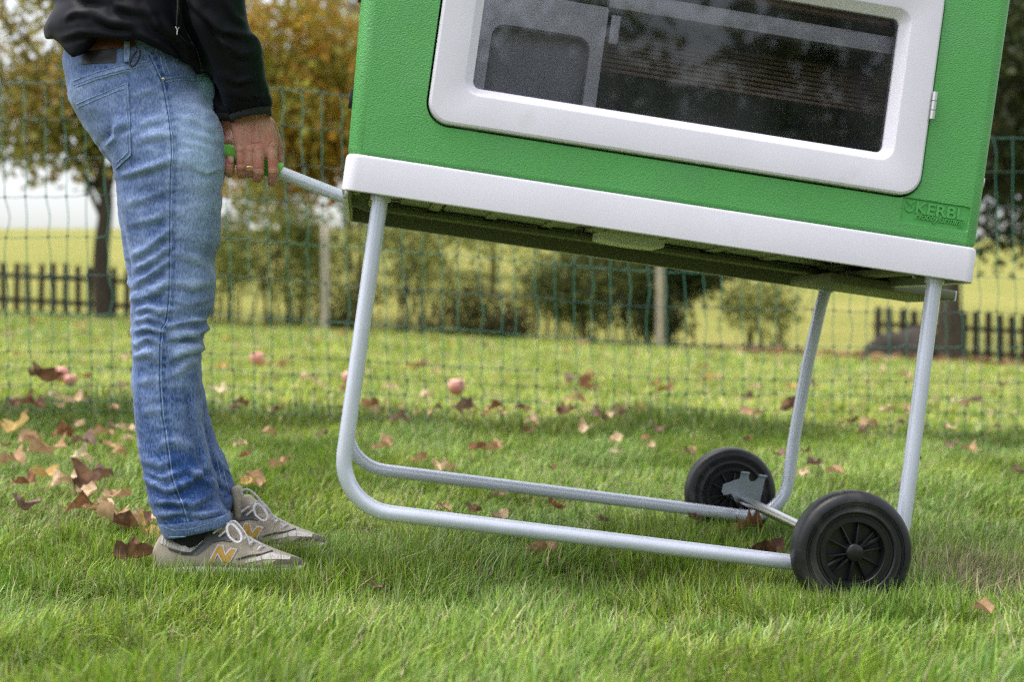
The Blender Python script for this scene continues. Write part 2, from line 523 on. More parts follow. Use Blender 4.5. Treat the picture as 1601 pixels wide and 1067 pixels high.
def keep_out(X, Y):
    k = np.ones(len(X), bool)
    for a, b, c, d in SHOE_SPOTS: k &= ~((X > a) & (X < b) & (Y > c) & (Y < d))
    return k
SHOE_SPOTS += [(-0.64, -0.40, 2.387, 2.455), (-0.64, -0.39, 2.56, 2.65), (0.545 - 0.05, 0.545 + 0.05, 2.17, 2.23), (0.43, 0.52, 2.89, 2.95)]

def lawn(name, n, y0, y1, ln, wd, lean, bright, dry, label, margin=0.45, clump=True, power=1.0, tint=(1, 1, 1)):
    X, Y = scatter(n, y0, y1, margin, power)
    if clump:
        X = X + 0.012 * field_noise(X, Y, 30, 8); Y = Y + 0.012 * field_noise(X, Y, 30, 9)
    k = keep_out(X, Y); X, Y = X[k], Y[k]; n = len(X)
    h = field_noise(X, Y, 4.3, 11) * 0.6 + field_noise(X, Y, 13, 12) * 0.5
    length = rng.uniform(ln[0], ln[1], n) * (1 + 0.5 * h)
    width = rng.uniform(wd[0], wd[1], n)
    le = np.clip(rng.uniform(lean[0], lean[1], n) * (1 + 0.3 * field_noise(X, Y, 6, 13)), 0.05, 2.0)
    stand = rng.uniform(0, 1, n) < 0.24
    le[stand] = rng.uniform(0.08, 0.55, stand.sum()); length[stand] *= 0.86
    head = 2.0 * field_noise(X, Y, 3.4, 14) + rng.normal(0, 0.85, n) + 0.15
    V, Fc, C = blades(X, Y, length, width, le, grass_cols(X, Y, bright, dry, tint), head)
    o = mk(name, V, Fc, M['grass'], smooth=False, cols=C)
    return tag(o, label, 'grass', kind='stuff')

lawn('lawn_grass', 185000, 1.35, 2.75, (0.040, 0.092), (0.0018, 0.0036), (0.45, 1.95), 1.08, 0.11, 'long green grass blades of the lawn around the coop wheels', 0.42, tint=(0.93, 0.97, 1.05))
lawn('lawn_grass', 140000, 2.75, 4.75, (0.036, 0.078), (0.0019, 0.0040), (0.4, 1.9), 1.04, 0.10, 'green grass blades of the lawn behind the coop', 0.42, tint=(0.95, 0.97, 1.05))

# ranker tufts left standing round the wheels and shoes
XX, YY = [], []
for (x0, x1, y0, y1, n) in ((-0.70, -0.34, 2.25, 2.352, 2600), (-0.72, -0.36, 2.47, 2.545, 1500), (0.36, 0.72, 2.04, 2.165, 4600), (0.10, 0.44, 2.14, 2.22, 1300), (0.18, 0.62, 2.72, 2.865, 3000), (0.3, 0.75, 2.26, 2.4, 1500), (-0.2, 0.3, 2.0, 2.2, 900)):
    XX.append(rng.uniform(x0, x1, n)); YY.append(rng.uniform(y0, y1, n))
X = np.concatenate(XX); Y = np.concatenate(YY); n = len(X)
V, Fc, C = blades(X, Y, rng.uniform(0.045, 0.095, n), rng.uniform(0.0013, 0.0030, n), rng.uniform(0.15, 1.3, n), grass_cols(X, Y, 0.98, 0.08, (0.95, 1, 1)))
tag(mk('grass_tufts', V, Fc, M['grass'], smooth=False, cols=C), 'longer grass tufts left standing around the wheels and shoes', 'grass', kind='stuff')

# dead thatch between the green blades
n = 50000
X, Y = scatter(n, 1.4, 4.6, 0.4)
k = keep_out(X, Y); X, Y = X[k], Y[k]; n = len(X)
tc_ = np.array([[0.34, 0.27, 0.13], [0.24, 0.18, 0.085], [0.42, 0.35, 0.19], [0.15, 0.13, 0.05]])[rng.integers(0, 4, n)] * rng.uniform(0.7, 1.15, (n, 1))
V, Fc, C = blades(X, Y, rng.uniform(0.03, 0.085, n), rng.uniform(0.0012, 0.0026, n), rng.uniform(1.1, 2.1, n), tc_)
tag(mk('dead_thatch', V, Fc, M['grass'], smooth=False, cols=C), 'dry straw coloured thatch lying between the green blades of the lawn', 'dry grass', kind='stuff')

# uncut strip at the foot of the net
n = 26000
t = rng.uniform(-1, 1, n); X = t * 2.5; Y = 4.78 + 0.09 * t + rng.normal(0, 0.16, n)
hh = np.clip(0.55 + 0.9 * field_noise(X, Y, 2.0, 21), 0.1, 1.3)
V, Fc, C = blades(X, Y, rng.uniform(0.07, 0.15, n) * hh + 0.02, rng.uniform(0.003, 0.0055, n), rng.uniform(0.1, 0.95, n), grass_cols(X, Y, 0.62, 0.10))
tag(mk('uncut_grass', V, Fc, M['grass'], smooth=False, cols=C), 'taller dark uncut grass strip along the foot of the net', 'grass', kind='stuff')
lawn('far_lawn_grass', 60000, 5.05, 12.5, (0.035, 0.065), (0.005, 0.011), (0.3, 1.3), 1.2, 0.14, 'mown pale green lawn between the net and the picket fences', 0.6, False, 0.9, (1.08, 0.9, 1.05))
lawn('far_lawn_grass', 38000, 12.5, 22, (0.05, 0.09), (0.012, 0.024), (0.3, 1.3), 1.2, 0.16, 'distant mown lawn in front of the picket fences', 0.8, False, 0.9, (1.06, 0.92, 1.05))

# ---------------------------------------------------------------- trees and shrubs
M['bark'] = material('bark', (0.05, 0.036, 0.026), 0.9, var=0.35, vscale=14, bump=0.8, bscale=25, bdist=0.02, stretch=(1, 1, 0.3))
M['leaf'] = material('foliage', (0.1, 0.1, 0.03), 0.55, spec=0.3, attr=True, translucent=0.4)
M['stake'] = material('weathered_wood', (0.42, 0.35, 0.27), 0.85, var=0.2, vscale=12, stretch=(1, 1, 0.2))
M['picket'] = material('dark_stained_wood', (0.040, 0.030, 0.024), 0.85, var=0.35, vscale=14, bump=0.3, bscale=30, stretch=(1, 1, 0.2))
M['mulch'] = material('brown_mulch', (0.20, 0.12, 0.07), 0.95, var=0.4, vscale=20, bump=0.9, bscale=20, bdist=0.03)

def foliage(parent, ells, pal, size, clump=0.30, per=42, seed=1, origin=(0, 0, 0)):
    r = np.random.default_rng(seed); allc = []; cen = []
    pal = np.array(pal)
    for (c, rad, n) in ells:
        k = max(3, int(n / per))
        d = r.normal(0, 1, (k, 3)); d /= np.linalg.norm(d, axis=1)[:, None]
        cc = np.array(c) + d * np.array(rad) * (r.uniform(0.15, 1, (k, 1)) ** 0.5)
        cen.append(cc)
    cen = np.vstack(cen)
    pts = np.repeat(cen, per, axis=0)
    pts = pts + r.normal(0, clump, pts.shape) * np.array([1, 1, 0.75])
    base = pal[r.integers(0, len(pal), len(cen))]
    cols = np.repeat(base, per, axis=0) * 0.7 + pal[r.integers(0, len(pal), len(pts))] * 0.3
    cols = cols * r.uniform(0.75, 1.25, (len(pts), 1))
    n = len(pts)
    a = r.normal(0, 1, (n, 3)); a /= np.linalg.norm(a, axis=1)[:, None]
    b = np.cross(a, r.normal(0, 1, (n, 3))); b /= np.linalg.norm(b, axis=1)[:, None]
    nn = np.cross(a, b)
    s = size * r.uniform(0.6, 1.35, (n, 1))
    V = np.stack([pts - a * s, pts + b * s * 0.55 + nn * s * 0.18, pts + a * s, pts - b * s * 0.55 + nn * s * 0.18], axis=1).reshape(-1, 3)
    i = (np.arange(n) * 4)[:, None]
    Fc = (i[:, :, None] + np.array([[0, 1, 2], [0, 2, 3]])[None]).reshape(-1, 3)
    C = np.repeat(cols, 4, axis=0)
    o = mk('crown', V - np.asarray(origin), Fc, M['leaf'], parent, smooth=False, cols=C)
    return cen

def tree(label, base, height, r0, ells, pal, size, seed, trunk_pts=None, group=None, cat='tree', name='tree', limbs=14, clump=0.30, per=42):
    base = np.asarray(base, float)
    root = empty(name, base, label, cat, group)
    cen = foliage(root, ells, pal, size, clump, per, seed, base)
    r = np.random.default_rng(seed + 50)
    tp = np.array(trunk_pts, float) if trunk_pts is not None else np.array([base, base + [0.04, 0, height * 0.35], base + [-0.05, 0.05, height * 0.7], base + [0, 0, height]])
    mb = MB().add(*tube(tp - base + [0, 0, -0.05], [r0 * 1.25, r0, r0 * 0.75, r0 * 0.35], 10, 5))
    mb.build('trunk', M['bark'], root)
    lb = MB(); T = catmull(tp, 6)
    for c in cen[r.permutation(len(cen))[:limbs]]:
        k = int(len(T) * r.uniform(0.3, 0.95)); s = T[k]
        m1 = s * 0.5 + c * 0.5 + [r.normal(0, 0.1), r.normal(0, 0.1), 0.12 * height * r.uniform(-0.2, 0.6)]
        lb.add(*tube(np.array([s, m1, c]) - base, [r0 * 0.38, r0 * 0.2, r0 * 0.06], 6, 4))
    lb.build('branchwork', M['bark'], root)
    return root

def gp(x, Y, dy=0.0):
    """a point on the ground at photo column x and distance Y"""
    X = (x - CX) * Y / F
    return np.array([X, Y, float(ground_z(X, Y)) + dy])

AUT = [(0.32, 0.29, 0.065), (0.42, 0.30, 0.06), (0.24, 0.26, 0.06), (0.44, 0.27, 0.08), (0.36, 0.32, 0.11)]
ORG = [(0.60, 0.30, 0.035), (0.54, 0.38, 0.05), (0.36, 0.34, 0.06), (0.60, 0.25, 0.05), (0.29, 0.31, 0.06), (0.46, 0.40, 0.08), (0.33, 0.34, 0.08)]
OLV = [(0.15, 0.18, 0.04), (0.25, 0.26, 0.06), (0.08, 0.105, 0.025), (0.33, 0.31, 0.08)]
PALE = [(0.42, 0.43, 0.12), (0.33, 0.36, 0.10), (0.50, 0.47, 0.16), (0.26, 0.29, 0.08)]
DRK = [(0.045, 0.06, 0.016), (0.03, 0.045, 0.012), (0.075, 0.08, 0.02), (0.02, 0.032, 0.01)]
RED = [(0.10, 0.05, 0.025), (0.055, 0.07, 0.02), (0.075, 0.085, 0.022), (0.12, 0.06, 0.03)]

b0 = gp(163, 20.5)
tree('brown and olive fruit tree with dark trunk behind the left picket fence', b0, 3.6, 0.12,
     [(P(40, 50, 20.5), (3.0, 1.6, 1.4), 5600), (P(240, -60, 20.5), (1.9, 1.6, 1.7), 3000), (P(25, 185, 20.3), (1.7, 0.9, 0.72), 2300), (P(120, 165, 20.2), (1.3, 0.8, 0.85), 2200), (P(60, 255, 20.3), (1.2, 0.7, 0.30), 420), (P(0, -260, 20.5), (3.0, 1.8, 1.6), 3000)],
     AUT, 0.066, 11, [b0, P(158, 400, 20.5), P(166, 300, 20.5), P(150, 220, 20.5), P(110, 60, 20.5)], limbs=26, clump=0.26)
b0 = gp(560, 25)
tree('orange and yellow autumn tree left of the coop', b0, 4.6, 0.06,
     [(P(505, 165, 25), (1.6, 1.3, 1.35), 6000), (P(420, 70, 25), (1.5, 1.3, 1.5), 4200), (P(430, 270, 25), (1.4, 0.8, 0.7), 2400), (P(500, -120, 25), (2.0, 1.5, 1.5), 2200)], ORG, 0.085, 12, limbs=18)
b0 = gp(545, 42)
tree('greyish distant tree seen beside the upper left edge of the coop', b0, 8, 0.12,
     [(P(560, 120, 42), (2.4, 2, 3.2), 3800), (P(700, 160, 42), (3, 2, 3), 2500)], [(0.16, 0.17, 0.13), (0.12, 0.14, 0.09), (0.2, 0.2, 0.17)], 0.14, 13, limbs=12, clump=0.5)
b0 = gp(770, 34)
tree('pale yellow green tree whose low foliage shows under the coop', b0, 6, 0.07,
     [(P(760, 315, 34), (3.4, 2, 1.1), 4200), (P(700, 120, 34), (3.5, 2.5, 2.5), 2200)], PALE, 0.11, 14, limbs=16, clump=0.36)
b0 = gp(1487, 20.8)
tree('dark trunked tree standing in front of the right picket fence', b0, 4.5, 0.17,
     [(P(1590, 150, 20.8), (1.1, 1.5, 1.7), 5200), (P(1660, 0, 20.8), (2.0, 1.8, 2.4), 4200), (P(1575, 372, 20.6), (0.42, 0.5, 0.35), 260)], DRK, 0.08, 15,
     [b0, P(1484, 470, 20.8), P(1490, 380, 20.8), P(1520, 250, 20.8), P(1560, 60, 20.8)], limbs=16)
b0 = gp(1640, 27)
tree('dense almost black evergreen beyond the upper right edge of the coop', b0, 7, 0.22,
     [(P(1650, 150, 27), (1.9, 1.6, 2.9), 9000), (P(1560, 20, 27), (1.6, 1.6, 2.0), 3500)], [(0.018, 0.028, 0.010), (0.01, 0.017, 0.007), (0.03, 0.04, 0.012)], 0.10, 16, limbs=8)

def shrub(label, x, Y, w, h, n, pal, size, seed, stems=6, low=0.25, top=None, clump=0.16, per=26):
    b = gp(x, Y)
    root = empty('shrub', b, label, 'shrub', 'shrubs along the far edge of the lawn')
    r = np.random.default_rng(seed)
    ells = []
    for k in range(7):          # loose, uneven masses instead of one ball
        a_ = r.uniform(-0.42, 0.42) * w; hz = h * r.uniform(low * 0.55 + 0.08, 0.92); s_ = r.uniform(0.16, 0.34)
        ells.append((b + [a_, r.uniform(-0.2, 0.2) * w, hz], (w * s_, w * s_, min(h * s_ * 0.8, hz)), int(n * r.uniform(0.10, 0.26))))
    foliage(root, ells, pal, size * 0.85, clump, per, seed, b)
    for k in range(stems):
        a = r.uniform(-0.5, 0.5) * w * 0.35; c = r.uniform(-0.5, 0.5) * w * 0.9
        mk('stem', *tube(np.array([[a, r.uniform(-.1, .1), -0.03], [a * 0.6 + c * 0.3, 0, h * 0.45], [c, r.uniform(-.2, .2), h * 0.85]]), [0.017, 0.012, 0.005], 6, 4), M['bark'], root)
    return root
shrub('yellow green see through shrub left of the tall olive shrub', 372, 23, 1.6, 2.3, 900, OLV + PALE, 0.06, 40, 5, 0.35)
shrub('pale olive bush filling the gap behind the near left coop leg', 560, 23, 1.8, 2.0, 900, PALE + OLV, 0.06, 41, 5, 0.3)
shrub('pale olive bush behind the thin bare stemmed bush', 700, 24, 2.2, 2.2, 900, PALE + OLV, 0.06, 42, 5, 0.35)
shrub('yellow green bush behind the leafy olive shrub', 860, 24, 2.0, 2.1, 700, PALE, 0.06, 43, 5, 0.3)
shrub('tall olive shrub with bare dark stems left of the pale stake', 415, 20.5, 1.5, 2.1, 1900, OLV, 0.055, 31, 7, 0.42)
shrub('yellowing open shrub right behind the jeans of the person', 352, 21, 0.9, 1.9, 700, OLV, 0.05, 32, 4, 0.5)
shrub('low brown green shrub between the pale stake and the near left coop leg', 545, 20.5, 1.0, 0.75, 700, RED + OLV[:1], 0.05, 33, 5, 0.2)
shrub('thin bare stemmed bush under the left half of the coop', 640, 20.5, 1.3, 1.85, 1000, OLV, 0.05, 34, 8, 0.55)
shrub('round dark red and green bush under the middle of the coop', 775, 20.3, 1.15, 0.80, 2600, RED + DRK, 0.045, 35, 5, 0.08)
shrub('leafy olive shrub with vertical stems left of the second stake', 925, 20.3, 1.7, 1.75, 3800, DRK + OLV[:2], 0.05, 36, 8, 0.25)
shrub('dense dark evergreen shrub behind the second stake', 1065, 20.6, 1.35, 1.75, 4800, DRK, 0.05, 37, 6, 0.1)
shrub('thin spindly sapling right of the dark evergreen shrub', 1212, 20.2, 0.75, 1.25, 520, OLV + DRK[:1], 0.05, 38, 3, 0.45)

for k, (x, Y, w, h, pal_) in enumerate(((455, 22.5, 1.6, 1.9, OLV), (480, 24, 1.8, 2.3, PALE), (600, 21.5, 1.5, 1.5, OLV), (655, 24, 2.0, 2.5, OLV), (745, 22, 1.6, 1.9, PALE), (820, 21.5, 1.5, 1.6, OLV), (900, 23, 1.9, 2.0, DRK + OLV), (985, 21.5, 1.4, 1.7, DRK + OLV[:1]), (1010, 23, 1.8, 2.1, DRK), (1120, 22, 1.4, 1.4, OLV), (1180, 21.5, 0.9, 1.1, OLV))):
    if k in (2, 4, 5, 9): continue
    shrub(['open olive shrub just left of the pale stake', 'yellow green shrub behind the pale stake', 'low olive shrub right of the near left coop leg', 'high olive shrub behind the near left coop leg', 'pale shrub above the round dark red bush', 'olive shrub right of the round dark red bush', 'dark mixed shrub behind the leafy olive shrub', 'olive shrub touching the second stake at left', 'dark shrub right behind the second stake', 'sparse olive shrub right of the second stake', 'small sparse shrub beside the spindly sapling'][k], x, Y, w, h, (2600 if k in (6, 7, 8) else 950), pal_, 0.055, 80 + k, 7, 0.3)

for x, ytop, Y, lab in ((508, 352, 20.0, 'pale weathered wooden stake at the lawn edge left of the coop'), (1031, 340, 20.0, 'pale weathered wooden stake standing before the dark evergreen shrub')):
    b = gp(x, Y); h = CAMH + (YH - ytop) * Y / F - b[2]
    root = empty('wooden_stake', b, lab, 'stake')
    mk('post', *tube([[0, 0, -0.2], [0.01, 0, h * 0.5], [0, 0, h]], [0.068, 0.066, 0.062], 10, 3), M['stake'], root)
    mk('post_cap', *tube([[0, 0, h - 0.004], [0, 0, h + 0.035]], [0.064, 0.03], 10), M['stake'], root)

# trees behind the photographer, seen only as reflections in the pane
for k, (X_, Y_, h_) in enumerate(((-7.5, -15, 5.4), (5.2, -17, 5.6), (9.5, -15, 6.8))):
    b0 = np.array([X_, Y_, 0.0])
    tree(['leafy garden tree left behind the photographer', 'leafy garden tree just right behind the photographer', 'tall leafy garden tree far right behind the photographer'][k], b0, h_ * 0.8, 0.2, [(b0 + [0, 0, h_ * 0.6], (2.6, 2.0, h_ * 0.38), 3000)], OLV + DRK, 0.17, 60 + k, limbs=10, clump=0.5)

# ---------------------------------------------------------------- picket fences
def picket_fence(label, x0, x1, Y, h, pitch, pw, round_top, rails):
    b = gp((x0 + x1) / 2, Y)
    root = empty('picket_fence', b, label, 'fence')
    n2 = 5
    prof = [(-pw / 2, 0), (pw / 2, 0), (pw / 2, h - pw / 2)] + [(pw / 2 * math.cos(a), h - pw / 2 + pw / 2 * math.sin(a)) for a in np.linspace(0.4, math.pi - 0.4, n2)] + [(-pw / 2, h - pw / 2)] if round_top else \
           [(-pw / 2, 0), (pw / 2, 0), (pw / 2, h - 0.04), (0, h), (-pw / 2, h - 0.04)]
    v, f = extrude_poly(prof, -0.012, 0.012)
    me = mesh_from('picket', v, f, False); me.materials.append(M['picket'])
    X0 = (x0 - CX) * Y / F; X1 = (x1 - CX) * Y / F
    k = 0; X = X0; r = random.Random(5)
    while X < X1:
        o = bpy.data.objects.new('picket', me); COL.objects.link(o); o.parent = root
        z = float(ground_z(X, Y)) - b[2]
        o.location = (X - b[0], r.uniform(-.006, .006), z - 0.02 + r.uniform(-.02, .02)); o.rotation_euler = (0, r.uniform(-.03, .03), 0)
        X += pitch * r.uniform(0.96, 1.04); k += 1
    for hz in rails:
        a = np.array([X0 - 0.05, Y + 0.03, ground_z(X0, Y) + hz]) - b; c = np.array([X1 + 0.02, Y + 0.03, ground_z(X1, Y) + hz]) - b
        mb = MB(); d = np.array([0, 0.015, 0]); u = np.array([0, 0, 0.04])
        vv = [a - d - u, a + d - u, a + d + u, a - d + u, c - d - u, c + d - u, c + d + u, c - d + u]
        mb.add(vv, [(0, 1, 2, 3), (7, 6, 5, 4), (0, 4, 5, 1), (1, 5, 6, 2), (2, 6, 7, 3), (3, 7, 4, 0)])
        mb.build('rail', M['picket'], root, False)
    return root
picket_fence('dark pointed picket fence behind the tree trunk at left', -70, 335, 22.0, 0.86, 0.2, 0.095, False, (0.60, 0.2))
picket_fence('dark round topped picket fence at the right edge of the lawn', 1372, 1680, 22.0, 0.86, 0.20, 0.115, True, (0.56, 0.16))

# dark mound of soil and brush against the right fence
b0 = gp(1425, 21.4)
mound = empty('brush_pile', b0, 'dark heap of soil and brushwood against the right picket fence', 'brush pile')
v, f = sphere((0, 0, 0), (0.80, 0.35, 0.50), 14)
nz = vnoise(v, 3.0, 3.1); v = v * (1 + 0.25 * nz)[:, None]; v[:, 2] = np.maximum(v[:, 2], -0.05)
mk('heap', v, f, M['picket'], mound)
for k in range(9):
    a = random.uniform(-0.8, 0.6); l = random.uniform(0.35, 0.75)
    mk('branch', *tube([[a, -0.1, 0.03], [a + l * 0.3, -0.15, 0.22 + random.uniform(0, .15)], [a + l * random.uniform(-.4, .6), -0.1, 0.42 + random.uniform(0, .35)]], [0.02, 0.014, 0.005], 6, 3), M['bark'], mound)

# ---------------------------------------------------------------- electric poultry net
M['net'] = material('teal_plastic_strand', (0.055, 0.25, 0.18), 0.5, var=0.1, vscale=20)
M['net_dark'] = material('dark_teal_wire', (0.045, 0.14, 0.11), 0.55)
M['knot'] = material('black_plastic_knot', (0.012, 0.02, 0.022), 0.5)
def net_Y(x): return float(np.interp(x, [-100, 1700], [4.55, 5.1]))
def net_top(x): return float(np.interp(x, [-100, 0, 200, 340, 440, 549, 800, 1000, 1300, 1700], [133, 131, 124, 128, 138, 149, 175, 197, 211, 217]))
def net_bot(x): return float(np.interp(x, [-100, 0, 340, 600, 1000, 1540, 1700], [639, 639, 642, 654, 674, 679, 681]))
ROWS = [0, .114, .232, .348, .474, .59, .709, .825, .876, .927, .974, 1]
nb = gp(700, net_Y(700))
net = empty('poultry_net', nb, 'green electric poultry net fence running right across the lawn', 'net fence')
cols_x = []
x = -90.0
while x < 1700:
    cols_x.append(x); x += float(np.interp(x, [0, 1600], [31.5, 28.0]))
pr = np.random.default_rng(5)
KN = {}
wob = np.cumsum(pr.normal(0, 0.7, (len(cols_x), len(ROWS))), axis=1) * 0.8
for i, cxp in enumerate(cols_x):
    lean = 14 * (0.5 - 0.0) * np.sin(cxp / 260.0)
    for j, fr_ in enumerate(ROWS):
        y = net_top(cxp) + (net_bot(cxp) - net_top(cxp)) * fr_
        xx = cxp + wob[i, j] * 1.2 + (12 + lean) * fr_ + 1.1 * math.sin(i * 1.7 + j)
        KN[i, j] = P(xx, y + pr.normal(0, 1.0), net_Y(cxp) + 0.012 * math.sin(i * 0.9 + j * 0.7))
for i in range(len(cols_x)):
    pts = []
    for j in range(len(ROWS)):
        pts.append(KN[i, j])
        if j < len(ROWS) - 1:
            m_ = (KN[i, j] + KN[i, j + 1]) / 2; dl = np.linalg.norm(KN[i, j] - KN[i, j + 1])
            pts.append(m_ + np.array([pr.normal(0.003, 0.0042) * min(1, dl / .1), pr.normal(0, 0.004), 0]))
    mk('vertical_strand', *tube(np.array(pts) - nb, 0.0016, 5, 3, flat=0.6, up=(0, 1, 0)), M['net'], net)
for j in range(len(ROWS)):
    pts = []
    for i in range(len(cols_x)):
        pts.append(KN[i, j])
        if i < len(cols_x) - 1: pts.append((KN[i, j] + KN[i + 1, j]) / 2 + [0, 0, -0.003])
    mk('horizontal_wire', *tube(np.array(pts) - nb, 0.0012 if j else 0.0020, 5, 1), M['net'] if j in (4, 6) else M['net_dark'], net)
kv, kf = sphere((0, 0, 0), (0.0048, 0.004, 0.0058), 4)
kme = mesh_from('knot', kv, kf); kme.materials.append(M['knot'])
mb = MB()
for q in KN.values(): mb.add(kv + (q - nb), kf)
o = mb.build('knot_rows', M['knot'], net, auto=None); o['kind'] = 'stuff'
for xp in (-62, 288, 1655):
    Yp = net_Y(xp) + 0.03
    mk('fence_post', *tube([gp(xp, Yp, -0.1) - nb, P(xp, net_top(xp) - 8, Yp) - nb], 0.008, 8), M['net_dark'], net)
# ---------------------------------------------------------------- the coop: local frame u (length), y (depth), v (up) about the near wheel centre
YAW, TILT = math.radians(6.47), math.radians(7.95)
C1 = P(1330, 862, 2.2)
_u = np.array([math.cos(YAW), math.sin(YAW), 0]); _z = np.array([0, 0, 1.0])
RU = math.cos(TILT) * _u - math.sin(TILT) * _z
RD = np.array([-math.sin(YAW), math.cos(YAW), 0])
RV = math.sin(TILT) * _u + math.cos(TILT) * _z
RM = np.array([RU, RD, RV])
base = C1 + RD * 0.362; base[2] = 0.0
OFF = RM @ (C1 - base)
CAM0 = np.array([0, 0, CAMH])
def lc(x, y, y0):
    """photo point on the coop plane local y = y0 -> (u, v)"""
    r = np.array([(x - CX) / F, 1.0, (YH - y) / F])
    k = (y0 - (CAM0 - C1) @ RD) / (r @ RD)
    q = RM @ (CAM0 + r * k - C1)
    return float(q[0]), float(q[2])
def cw(u, y, v): return C1 + RU * u + RD * y + RV * v
coop = empty('chicken_coop', base, 'green and white plastic chicken coop tilted on two black wheels', 'chicken coop',
             rot=Matrix((RU, RD, RV)).transposed().to_euler())
def part(name, vf, mat, parent=None, smooth=True, auto=35):
    v, f = vf
    return mk(name, np.asarray(v, float) + OFF, f, mat, parent or coop, smooth, auto=auto)
def yloop(lp, y): return [(a, y, b) for a, b in lp]
def zloop(lp, v): return [(a, b, v) for a, b in lp]

# base rim with a recessed floor underneath
U0, U1, Y0, Y1 = -0.9055, 0.1635, 0.02, 0.742
lps = []
for ins, v_ in ((0.009, 0.522), (0.009, 0.4690), (0.0015, 0.4685), (0.0, 0.4700), (0.0, 0.5215), (0.0012, 0.5255), (0.0045, 0.5280), (0.03, 0.5282)):
    lps.append(zloop(rrect(U0 + ins, U1 - ins, Y0 + ins, Y1 - ins, max(0.022 - ins, 0.006)), v_))
rim = part('base_rim', loops_to_mesh(lps, True, True), M['white'], auto=30)
for k, (ua, ub) in enumerate(((-0.80, -0.74), (-0.71, -0.44), (-0.41, -0.14), (-0.11, 0.10))):
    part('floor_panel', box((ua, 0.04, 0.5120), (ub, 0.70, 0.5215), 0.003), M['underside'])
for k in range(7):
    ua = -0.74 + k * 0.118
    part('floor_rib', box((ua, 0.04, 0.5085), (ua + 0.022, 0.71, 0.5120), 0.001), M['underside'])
part('shade_skirt', box((U0 + 0.012, 0.722, 0.4690), (U1 - 0.012, 0.7325, 0.5210), 0.001), M['shaded_olive'], rim)  # dark sheets added as shade over the white rim's inner faces
part('shade_skirt', box((U0 + 0.0095, 0.04, 0.4700), (U0 + 0.014, 0.72, 0.5210), 0.001), M['shaded_olive'], rim)
part('shade_skirt', box((U1 - 0.014, 0.04, 0.4700), (U1 - 0.0095, 0.72, 0.5210), 0.001), M['shaded_olive'], rim)
part('floor_end', box((0.10, 0.04, 0.5060), (U1 - 0.015, 0.70, 0.5215), 0.001), M['shaded_olive'], rim)
# long frame rails under the floor
part('frame_rail', box((-0.86, 0.640, 0.4935), (0.13, 0.690, 0.5049), 0.003), M['shaded_olive'])
part('frame_rail', box((-0.86, 0.065, 0.4960), (0.13, 0.100, 0.5049), 0.003), M['shaded_olive'])
part('cross_rail', box((0.09, 0.05, 0.4806), (0.12, 0.70, 0.4930), 0.003), M['shaded_olive'])
# pull-out tray at the wheel end
ua, va = lc(1300, 432, 0.55); ub, vb = lc(1484, 447, 0.40)
tray = part('dropping_tray', box((0.03, 0.36, 0.4610), (ub - 0.003, 0.60, 0.4800), 0.004), M['shaded_olive'])  # tray body coloured dark for the shade beneath, end left pale
part('tray_front', box((ub - 0.0028, 0.36, 0.4600), (ub, 0.60, 0.4802), 0.001), M['white'], tray)
# pale rounded slider plate
uc, vc = lc(983, 368, 0.16)
poly = [(uc - 0.056, 0.472), (uc + 0.056, 0.472), (uc + 0.056, 0.460)] + [(uc + 0.056 * math.cos(a), 0.460 - 0.004 * math.sin(a)) for a in np.linspace(0.3, 2.8, 8)] + [(uc - 0.056, 0.460)]
part('slider_plate', extrude_poly(poly, 0.12, 0.20), M['frosted'], smooth=False)

# green body with the door opening and the logo recess
BU0, BU1, BY0, BY1 = -0.9035, 0.1635, 0.0275, 0.735
def bw(v_): return -0.013 * max(0, (v_ - 0.53)) / 0.24, 0.004 * max(0, (v_ - 0.53)) / 0.42
TOPV = 1.10
levels = [(0.5285, 0.0065), (0.5312, 0.0025), (0.5340, 0.0005), (0.5360, 0.0), (0.70, 0), (0.90, 0), (TOPV, 0)]
CR = 0.024
mb = MB(); loops_ = []
for v_, ins in levels:
    a, c = bw(v_)
    loops_.append(zloop(rrect(BU0 + a + ins, BU1 + c - ins, BY0 + ins, BY1 - ins, CR - ins * 0.5), v_))
V, fs = loops_to_mesh(loops_, False, True)
n = len(loops_[0])
fs2 = []
for q in fs:
    if len(q) == 4:
        ks = sorted(i % n for i in q[:2]); lvl = min(q) // n
        if ks == [0, n - 1] and lvl >= 3: continue          # the flat front, rebuilt with openings
    fs2.append(q)
mb.add(V, fs2)
a3, c3 = bw(0.545); a6, c6 = bw(TOPV)
right = [(loops_[k][0][0], levels[k][0]) for k in (3, 4, 5, 6)]
left = [(loops_[k][n - 1][0], levels[k][0]) for k in (6, 5, 4, 3)]
outer = right + left
DU0, DU1, DV0, DV1 = -0.7915, 0.0482, 0.5925, 0.9650
hole = rrect(DU0, DU1, DV0, DV1, 0.040, 9)
L0, L1 = lc(1412, 328, BY0), lc(1519, 345, BY0)
LU0, LU1, LV0, LV1 = 0.0190, 0.1400, 0.5525, 0.5955
lh = rrect(LU0, LU1, LV0, LV1, 0.005, 4)
p2, tr_ = fill2d([outer, hole, lh])
mb.add(np.c_[p2[:, 0], np.full(len(p2), BY0), p2[:, 1]], [t for t in tr_])
# door jamb
V, fs = loops_to_mesh([yloop(hole, BY0), yloop(rrect(DU0 + .001, DU1 - .001, DV0 + .001, DV1 - .001, 0.039, 9), BY0 + 0.003), yloop(rrect(DU0 + .0012, DU1 - .0012, DV0 + .0012, DV1 - .0012, 0.039, 9), BY0 + 0.03)])
mb.add(V, fs)
V, fs = loops_to_mesh([yloop(lh, BY0), yloop(rrect(LU0 + .0015, LU1 - .0015, LV0 + .0015, LV1 - .0015, 0.0045, 4), BY0 + 0.0034)])
mb.add(V, fs)
body = mb.build('body', M['green'], coop, off=OFF, auto=40)
